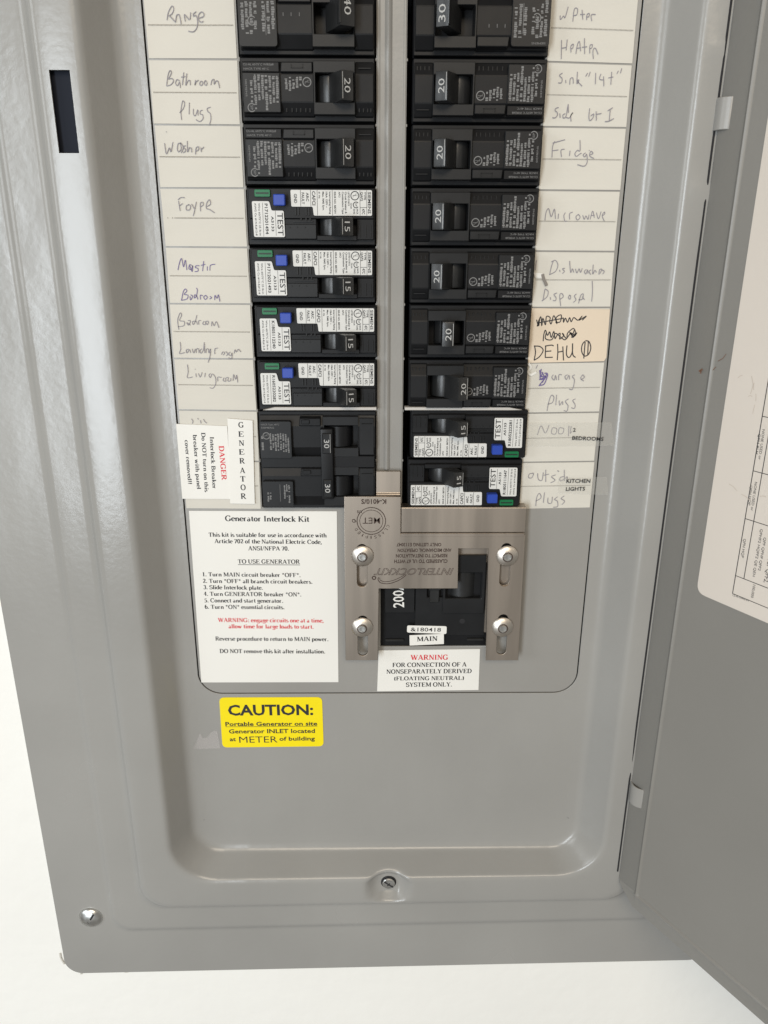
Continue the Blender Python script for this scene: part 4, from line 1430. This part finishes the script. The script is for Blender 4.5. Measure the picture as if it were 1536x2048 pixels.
# Bathroom / Plugs
write('L', 1, WA, [[(258, 840), (270, 740), (290, 688), (305, 710), (275, 770)], [(275, 770), (310, 765), (325, 790), (300, 825), (262, 838)], [(385, 790), (360, 775), (345, 810), (365, 835), (385, 800), (392, 855)],
                   [(425, 705), (412, 830)], [(400, 752), (440, 745)], [(455, 715), (445, 830), (465, 790), (485, 785), (490, 830)], [(540, 780), (535, 830), (545, 800), (570, 780)], [(590, 790), (580, 820), (600, 832), (612, 805), (595, 788)],
                   [(650, 800), (635, 785), (625, 815), (645, 830), (655, 805)], [(690, 830), (700, 785), (720, 775), (722, 820), (740, 790), (760, 795), (775, 858)],
                   [(405, 1170), (398, 1080), (415, 985), (435, 1010), (420, 1060), (385, 1100)], [(480, 1000), (478, 1115)], [(520, 1060), (520, 1110), (540, 1128), (562, 1070), (565, 1125)],
                   [(610, 1075), (590, 1080), (585, 1110), (610, 1120), (612, 1160), (580, 1185), (545, 1165)], [(688, 1045), (655, 1058), (660, 1085), (685, 1110), (690, 1165), (675, 1218)]])
# Washer
write('L', 2, WA, [[(238, 1395), (255, 1500), (285, 1440), (300, 1480), (320, 1385)], [(395, 1400), (372, 1400), (362, 1450), (375, 1480), (400, 1450), (392, 1390), (420, 1440), (400, 1490)], [(445, 1420), (420, 1430), (445, 1465), (420, 1490)],
                   [(460, 1375), (462, 1480), (480, 1440), (500, 1450), (502, 1485)], [(540, 1505), (545, 1445), (568, 1430), (570, 1458), (545, 1472)], [(596, 1482), (592, 1438)], [(595, 1460), (622, 1432)], [(255, 1282), (258, 1290)]])
# Foyer
write('L', 3, WB, [[(285, 245), (275, 180), (270, 150)], [(265, 140), (295, 118), (330, 122)], [(275, 200), (310, 175)], [(370, 185), (345, 200), (345, 235), (375, 235), (385, 200), (365, 185)],
                   [(395, 180), (420, 225)], [(440, 160), (425, 235), (410, 295)], [(480, 250), (478, 175), (500, 165), (505, 190), (482, 205)], [(540, 205), (575, 180), (565, 140), (540, 170), (535, 220), (570, 235), (615, 265)]])
# Master / Bedroom
write('L', 4, WB, [[(265, 810), (280, 740), (300, 700), (318, 780), (335, 715), (350, 810)], [(395, 765), (375, 760), (370, 800), (395, 800), (405, 765), (400, 825), (378, 770)], [(470, 770), (440, 768), (430, 785), (455, 795), (455, 820), (425, 825)],
                   [(510, 725), (500, 820)], [(485, 765), (525, 755)], [(545, 775), (545, 815)], [(570, 815), (572, 770), (590, 758), (620, 755)],
                   [(300, 1095), (315, 1020), (335, 990), (350, 1010), (325, 1040), (360, 1050), (350, 1085), (295, 1098)], [(385, 1045), (405, 1060), (385, 1095), (380, 1060)], [(440, 980), (450, 1000), (440, 1060), (420, 1075), (425, 1045), (445, 1060), (455, 1090)],
                   [(480, 1090), (478, 1050), (500, 1055)], [(530, 1050), (510, 1065), (525, 1090), (545, 1070), (530, 1050)], [(570, 1060), (585, 1075), (565, 1085)], [(615, 1095), (618, 1050), (638, 1080), (650, 1045), (665, 1110)]], M_PENV)
# Bedroom / Laundry room
write('L', 5, WB, [[(275, 1380), (262, 1290), (285, 1220), (300, 1240), (280, 1290), (325, 1300), (320, 1340), (265, 1350)], [(360, 1290), (385, 1295), (365, 1335), (350, 1310), (385, 1335)], [(445, 1240), (430, 1300), (410, 1330), (405, 1300), (440, 1300), (450, 1330)],
                   [(465, 1330), (462, 1295), (485, 1290)], [(515, 1295), (500, 1320), (525, 1330), (530, 1300), (555, 1300), (545, 1330), (530, 1310)], [(585, 1345), (590, 1300), (610, 1340), (630, 1300), (655, 1360)],
                   [(285, 1495), (292, 1560), (280, 1605), (330, 1595)], [(370, 1565), (345, 1570), (350, 1600), (375, 1570), (385, 1600)], [(400, 1560), (415, 1600), (430, 1560)], [(440, 1600), (440, 1565), (460, 1560), (465, 1600)], [(492, 1560), (474, 1578), (486, 1602), (508, 1565), (515, 1498)], [(515, 1498), (520, 1600)], [(532, 1600), (534, 1565), (550, 1560)],
                   [(555, 1560), (560, 1600), (575, 1560), (570, 1630), (552, 1690)], [(615, 1610), (618, 1560), (645, 1555)], [(680, 1615), (690, 1590), (710, 1600), (695, 1620)], [(720, 1585), (740, 1610), (725, 1625)], [(765, 1590), (745, 1610), (770, 1625), (780, 1600), (775, 1655), (745, 1645)],
                   [(800, 1605), (808, 1570), (822, 1590), (838, 1565), (865, 1590)]])
# Living room
write('L', 6, WB, [[(355, 1710), (362, 1780), (355, 1835), (405, 1828)], [(435, 1795), (440, 1830)], [(428, 1752), (432, 1758)], [(460, 1795), (478, 1830), (495, 1785)], [(520, 1830), (525, 1790)], [(575, 1795), (560, 1810), (575, 1835), (590, 1800), (620, 1830), (625, 1890), (600, 1935), (568, 1930)],
                   [(645, 1870), (645, 1830), (680, 1835)], [(705, 1835), (695, 1860), (720, 1870), (720, 1840), (745, 1835), (740, 1865), (765, 1865), (768, 1840)], [(790, 1865), (795, 1805), (815, 1850), (825, 1810), (835, 1880)]])
write('L', 7, O4 and (O4, K4), [[(180, 128), (190, 145), (186, 162)], [(222, 124), (228, 134)], [(240, 138), (246, 160)], [(262, 130), (272, 148), (286, 158)]])
# Water / Heater
write('R', 0, WC, [[(392, 150), (395, 190), (425, 155), (440, 170), (470, 65)], [(515, 210), (530, 90), (560, 85), (555, 140), (525, 150)], [(605, 95), (612, 190)], [(585, 140), (632, 138)], [(650, 195), (652, 145), (675, 130), (672, 160), (652, 165)], [(700, 205), (695, 145), (738, 140)],
                   [(402, 575), (405, 390)], [(405, 470), (455, 460)], [(460, 385), (450, 490)], [(498, 510), (495, 450), (520, 430), (515, 465), (498, 475)], [(545, 525), (560, 435), (580, 405), (590, 500)], [(548, 470), (595, 465)], [(628, 372), (630, 525)], [(605, 460), (655, 455)],
                   [(680, 520), (682, 445), (705, 435), (700, 465), (682, 475)], [(715, 575), (712, 490), (735, 470), (762, 530)]])
write('R', 1, WC, [[(415, 712), (385, 735), (410, 765), (405, 805), (372, 808)], [(445, 780), (448, 810)], [(485, 825), (490, 770), (515, 760), (520, 815)], [(560, 700), (555, 815), (575, 780), (560, 790), (605, 840)], [(660, 712), (640, 745)], [(685, 700), (670, 748)],
                   [(738, 710), (735, 820)], [(790, 720), (775, 770), (820, 780)], [(815, 745), (818, 840)], [(895, 700), (885, 825)], [(862, 760), (910, 750)], [(960, 690), (945, 720)], [(992, 665), (980, 715)],
                   [(378, 1048), (350, 1056), (342, 1078), (364, 1098), (362, 1128), (338, 1150), (315, 1145)], [(388, 1105), (391, 1150)], [(442, 1108), (418, 1122), (424, 1152), (450, 1130), (462, 1060), (470, 1015)], [(470, 1015), (472, 1100)], [(440, 1140), (480, 1150), (505, 1110), (515, 1100), (495, 1130), (498, 1185)],
                   [(680, 1055), (672, 1130), (680, 1175), (710, 1150), (720, 1110), (690, 1130)], [(745, 1175), (742, 1085)], [(745, 1115), (795, 1105)], [(855, 1080), (905, 1050)], [(880, 1070), (870, 1180)], [(828, 1185), (870, 1180), (915, 1155)]], wd=.34)
write('R', 2, WC, [[(312, 1535), (318, 1430), (340, 1378)], [(318, 1395), (440, 1362)], [(318, 1470), (375, 1462)], [(405, 1530), (400, 1465), (435, 1455)], [(488, 1470), (482, 1520)], [(585, 1365), (585, 1470), (560, 1465), (535, 1500), (550, 1525), (585, 1500), (600, 1495)], [(640, 1490), (615, 1510), (632, 1530), (650, 1505), (655, 1580), (625, 1620), (560, 1605)], [(672, 1465), (678, 1470)], [(685, 1510), (712, 1495), (690, 1475), (680, 1520), (720, 1545)]], wd=.34)
write('R', 3, WD, [[(285, 195), (295, 120), (320, 82), (345, 160), (375, 85), (385, 180)], [(415, 130), (410, 180)], [(480, 120), (465, 150), (475, 200), (495, 200)], [(520, 185), (520, 130), (550, 115)], [(605, 135), (580, 160), (595, 190), (620, 165), (605, 138)], [(645, 145), (660, 185), (675, 150), (695, 185), (705, 140)], [(715, 185), (740, 105), (755, 170)], [(720, 150), (760, 145)], [(775, 120), (795, 180), (820, 110)], [(835, 150), (855, 130), (850, 115), (830, 150), (850, 200)]], wd=.34)
write('R', 4, WD, [[(330, 710), (345, 640), (365, 580)], [(345, 590), (385, 575), (408, 620), (385, 680), (325, 712)], [(425, 665), (428, 685)], [(475, 650), (452, 655), (470, 680), (450, 700)], [(520, 580), (530, 690), (545, 655), (560, 690)], [(575, 655), (590, 695), (610, 655), (625, 690), (640, 650)], [(680, 660), (660, 680), (675, 705), (690, 665), (695, 700)], [(725, 665), (705, 680), (720, 710)], [(745, 615), (740, 705), (760, 670), (775, 690)], [(800, 710), (805, 665), (825, 660), (810, 700)], [(830, 665), (850, 680), (835, 705)],
                   [(265, 960), (285, 850)], [(285, 845), (315, 870), (305, 920), (255, 962)], [(335, 925), (338, 950)], [(400, 885), (370, 900), (390, 930), (385, 958), (360, 955)], [(435, 1010), (425, 910), (445, 890), (460, 920), (430, 945)], [(520, 905), (508, 930), (525, 945), (530, 915), (518, 905)], [(585, 895), (565, 915), (580, 950), (555, 975)], [(605, 985), (625, 910), (650, 895), (640, 945), (605, 950)], [(640, 920), (662, 950)], [(735, 770), (738, 870), (730, 968)], [(205, 575), (192, 668)]], wd=.34)
write('R', 6, WD, [[(235, 1620), (245, 1680), (265, 1640)], [(250, 1610), (240, 1700), (290, 1690), (255, 1735), (228, 1770)], [(280, 1650), (310, 1660), (280, 1750), (235, 1765)], [(240, 1680), (305, 1685), (300, 1660), (260, 1740)], [(255, 1640), (285, 1700), (230, 1710)]], M_PENV, .5)
write('R', 6, WD, [[(365, 1665), (350, 1690), (375, 1715), (385, 1670), (395, 1715)], [(415, 1715), (418, 1665), (445, 1665)], [(500, 1665), (475, 1680), (490, 1710), (512, 1670), (520, 1710)], [(570, 1665), (545, 1680), (565, 1710), (560, 1760), (545, 1805), (515, 1800)], [(635, 1705), (660, 1690), (645, 1665), (625, 1700), (655, 1725)], [(215, 1570), (200, 1605)],
                   [(305, 2010), (320, 1930), (345, 1860), (370, 1880), (355, 1930), (310, 1945)], [(395, 1855), (388, 1955)], [(420, 1910), (425, 1955), (450, 1920), (455, 1950)], [(510, 1895), (480, 1915), (495, 1945), (505, 1960), (495, 2010), (465, 2005)], [(575, 1895), (550, 1910), (572, 1950), (565, 1985), (535, 1978)]], wd=.34)
write('R', 7, WE, [[(215, 200), (235, 148), (260, 190), (282, 142)], [(300, 160), (295, 190), (318, 195), (325, 165), (302, 158)], [(340, 160), (335, 190), (358, 192), (365, 165), (342, 158)], [(395, 148), (392, 208)], [(408, 150), (402, 190), (412, 180)]], wd=.34)
write('R', 8, WE, [[(188, 420), (168, 425), (164, 445), (182, 446), (192, 424), (186, 418)], [(215, 420), (220, 455), (240, 460), (248, 415)], [(262, 400), (262, 470)], [(250, 432), (280, 425)], [(318, 430), (295, 440), (315, 460), (290, 475)], [(328, 405), (338, 410)], [(366, 438), (344, 446), (346, 464), (366, 455)], [(368, 400), (369, 464)], [(375, 450), (385, 440), (385, 465), (395, 472)],
                   [(205, 608), (210, 560), (225, 535), (235, 560), (205, 580)], [(255, 530), (248, 590)], [(275, 560), (275, 590), (295, 590), (300, 555)], [(330, 555), (312, 570), (328, 580), (330, 610), (305, 615)], [(368, 550), (350, 565), (370, 580), (355, 600)]], wd=.34)
# torn fibres where an old label was peeled off
bb = MB()
for poly in ([(180, 690), (262, 700), (275, 745), (190, 740)],):
    bb.prism([at(1030 + a / 4.762, 400 + c / 4.762, .8) for a, c in poly], .5, .85)
card, ORG = CARDS['R', 4]
obj('torn_paper', bb.mesh('torn_paper', M_WPAPER, ORG), card)
bb = MB()
bb.stroke(catmull([at(1030 + a / 4.762, 400 + c / 4.762, .9) for a, c in ((262, 705), (272, 750), (290, 790), (300, 818))]), 1.4, .9)
obj('grey_smear', bb.mesh('grey_smear', mat('grey_smear', (.22, .20, .18), .7), ORG), card)
card, ORG = CARDS['R', 6]
bb = MB()
bb.stroke(catmull([at(1030 + a / 4.762, 400 + c / 4.762, .95) for a, c in ((128, 1555), (150, 1590), (128, 1635), (150, 1665), (205, 1640))]), 1.1, .95)
obj('torn_paper', bb.mesh('torn_paper', M_WPAPER, ORG), card)

stk, og3 = sticker('tan_card', 'tan card with scribbled-out words and DEHU written in black', 'label', [(160, 1030), (905, 1042), (870, 1500), (848, 1535), (122, 1552)], WD[0], WD[1], M_PAPER2, .62, .25)
b = MB()
scribble(b, [[(205, 1140), (225, 1200), (232, 1135), (212, 1205), (245, 1110), (255, 1200), (265, 1125), (290, 1190), (300, 1110), (335, 1120), (330, 1150), (345, 1180), (370, 1100), (400, 1180), (392, 1120), (440, 1095), (430, 1160), (385, 1165)],
             [(225, 1170), (330, 1150), (440, 1130), (460, 1125), (462, 1165), (480, 1125), (500, 1165), (520, 1120), (535, 1160), (560, 1120), (600, 1145), (640, 1105), (610, 1145), (680, 1105), (640, 1145)],
             [(268, 1345), (275, 1280), (290, 1240), (310, 1290), (330, 1255), (345, 1310), (370, 1250), (380, 1320), (400, 1290), (430, 1270), (425, 1325), (465, 1290), (450, 1270), (490, 1320), (500, 1270), (535, 1235), (560, 1225), (575, 1265), (540, 1310), (565, 1240)],
             [(300, 1260), (290, 1320), (350, 1330), (385, 1270), (440, 1310), (480, 1330), (530, 1270), (550, 1310), (590, 1262), (560, 1300), (520, 1260), (575, 1290)]], WD[0], WD[1], .93, .5)
scribble(b, [[(185, 1385), (195, 1450), (182, 1525)], [(180, 1392), (235, 1395), (268, 1430), (235, 1490), (180, 1528)], [(292, 1385), (288, 1498)], [(285, 1392), (345, 1382), (368, 1390)], [(288, 1442), (345, 1438)], [(285, 1500), (360, 1498)],
             [(405, 1370), (408, 1450), (402, 1525)], [(405, 1450), (458, 1440)], [(455, 1395), (462, 1528)], [(495, 1385), (490, 1470), (515, 1500), (545, 1450), (548, 1365)], [(548, 1365), (550, 1470), (578, 1500)],
             [(665, 1345), (640, 1380), (635, 1440), (660, 1485), (700, 1470), (722, 1410), (705, 1350), (670, 1340)], [(668, 1350), (655, 1510)], [(698, 1348), (692, 1480)]], WD[0], WD[1], .95, .52)
ink(stk, og3, b, M_PENB, 'handwriting')

for nm, lab, poly, words in (
        ('bedrooms_tape', 'clear label tape printed 2 BEDROOMS over the Nook card', [(135, 132), (640, 128), (655, 262), (128, 268)], (('2', 417, 433, 182, 182, 21), ('BEDROOMS', 413, 592, 228, 235, 22))),
        ('kitchen_tape', 'clear label tape printed KITCHEN LIGHTS over the Outside card', [(330, 448), (612, 440), (622, 545), (330, 535)], (('KITCHEN', 380, 517, 475, 475, 23), ('LIGHTS', 377, 487, 521, 519, 22)))):
    stk, og3 = sticker(nm, lab, 'tape', poly, WE[0], WE[1], M_TAPE, 1.0, .06)
    b = MB()
    for s_, x0, x1, y0, y1, cap in words:
        ptext(b, s_, (x0, y0), (x1, y1), cap, WE[0], WE[1], 1.12, 'sans', .015)
    ink(stk, og3, b, M_BINK)

# chart stuck to the inside of the door
org, k = (1380, 700), 3.66
cp = [at_door(1536, 172, .6), at_door(1466, 700, .6), at_door(1396, 1150, .6)]
s0 = 22.4
zb = -233.6
pts = rquad([(s0, 60), (s0, zb), (190, zb), (190, 60)], 5.0)
b = MB().prism(pts, .4, .62)
chart = obj('door_chart', b.mesh('door_chart', M_DPAPER, (100, -90, .4)))
chart.matrix_world = DM @ Matrix.Translation(P(100, -90, .4))
tag(chart, 'large pale breaker chart stuck inside the open door, cut by the frame', 'sticker')
b = MB()
H_ = .7
va = at_door(1465, 1187, H_)[0]
vb = at_door(1488, 1156, H_)[0]


def dz(px, py):
    return at_door(px, py, H_)[1]


zl = [dz(1522, 832), dz(1504, 941), dz(1490, 1037), dz(1471, 1151), dz(1465, 1187)]
b.stroke([(va, zl[-1]), (va, 50)], .38, H_)
b.stroke([(vb, zl[3]), (vb, 50)], .34, H_ + .01)
for i, z in enumerate(zl):
    b.stroke([(va, z), (180, z)], .3, H_ + .02)
b.stroke([(185 - 5, zl[-1]), (180, 50)], .4, H_)


def dtext(s_, pa, pb, cap):
    ptext(b, s_, pa, pb, cap, org, k, H_, 'sans', .0, 0., at_door)


dtext('NONE USED or', (530, 580), (500, 802), 20)
dtext('QPH BLH', (500, 612), (480, 760), 18)
dtext('NONE USED or', (474, 965), (444, 1175), 20)
dtext('QPH HQP', (440, 990), (424, 1135), 18)
dtext('QPH HQP', (392, 1380), (374, 1518), 20)
dtext('QPHF2 HQPF2 QE QEH', (515, 1308), (457, 1655), 20)
dtext('QPF QPHF QPF2', (540, 1370), (498, 1612), 20)
dtext('100,000', (462, 1716), (445, 1810), 20)
dtext('15-A-1042-01', (312, 1800), (428, 1842), 15)
col = at_door(1380 + 540 / k, 700 + 1370 / k, H_)[0]
for i, (s_, z0, z1) in enumerate((('QAF QPHGF QPF2,', zl[2] - 4, zl[3] + 2), ('QAFH2, HQFGA2,', zl[2] - 2, zl[3] + 1), ('QAF QFGA2 QAFH2', zl[2] - 5, zl[3] + 3), ('QP QPF QT', zl[1] - 4, zl[2] + 6), ('QAF OR QAF2', zl[1] - 3, zl[2] + 3), ('TYPE QP BL', zl[0] - 3, zl[1] + 5), ('QP OR BL', zl[0] - 5, zl[1] + 6))):
    x = col + 3.6 + 3.6 * (i % 3)
    put(b, s_, (x, z0), (x, z1), 2.2, H_)
obj('lettering', b.mesh('lettering', M_BINK, (100, -90, .4)), chart)
b = MB()
for i, (px, py, L_, a) in enumerate(((450, 190, 6, -70), (470, 240, 5, -100), (482, 320, 3, -80), (475, 400, 4, -95), (350, 205, 2.5, 35), (425, 340, 2, 10), (285, 980, 5, -25), (375, 1055, 5, -20), (510, 1072, 3, 10))):
    s_, z_ = at_door(org[0] + px / k, org[1] + py / k, H_)
    c, d = math.cos(R(a)), math.sin(R(a))
    b.stroke([(s_, z_), (s_ + c * L_ * .5, z_ + d * L_ * .5 + .4), (s_ + c * L_, z_ + d * L_)], .3, H_ + .02)
obj('scuff_marks', b.mesh('scuff_marks', mat('brown_scuffs', (.54, .47, .40), .8), (100, -90, .4)), chart)

# paint crumbs on the wall just under the cover
b = MB()
for pts in (((119, 1908), (121, 1918), (128, 1930)), ((150, 1942), (158, 1944), (162, 1950)), ((244, 1942), (252, 1946), (262, 1941))):
    pp = catmull([at(px, py, 6) for px, py in pts])
    b.stroke(pp, .9, 5.6)
    b.stroke([(x + .2, z - .2) for x, z in pp], 1.1, 5.3)
tag(obj('caulk_crumbs', b.mesh('caulk_crumbs', M_CRUMB)), kind='stuff', label='flakes of dried paint along the cover edge on the wall')
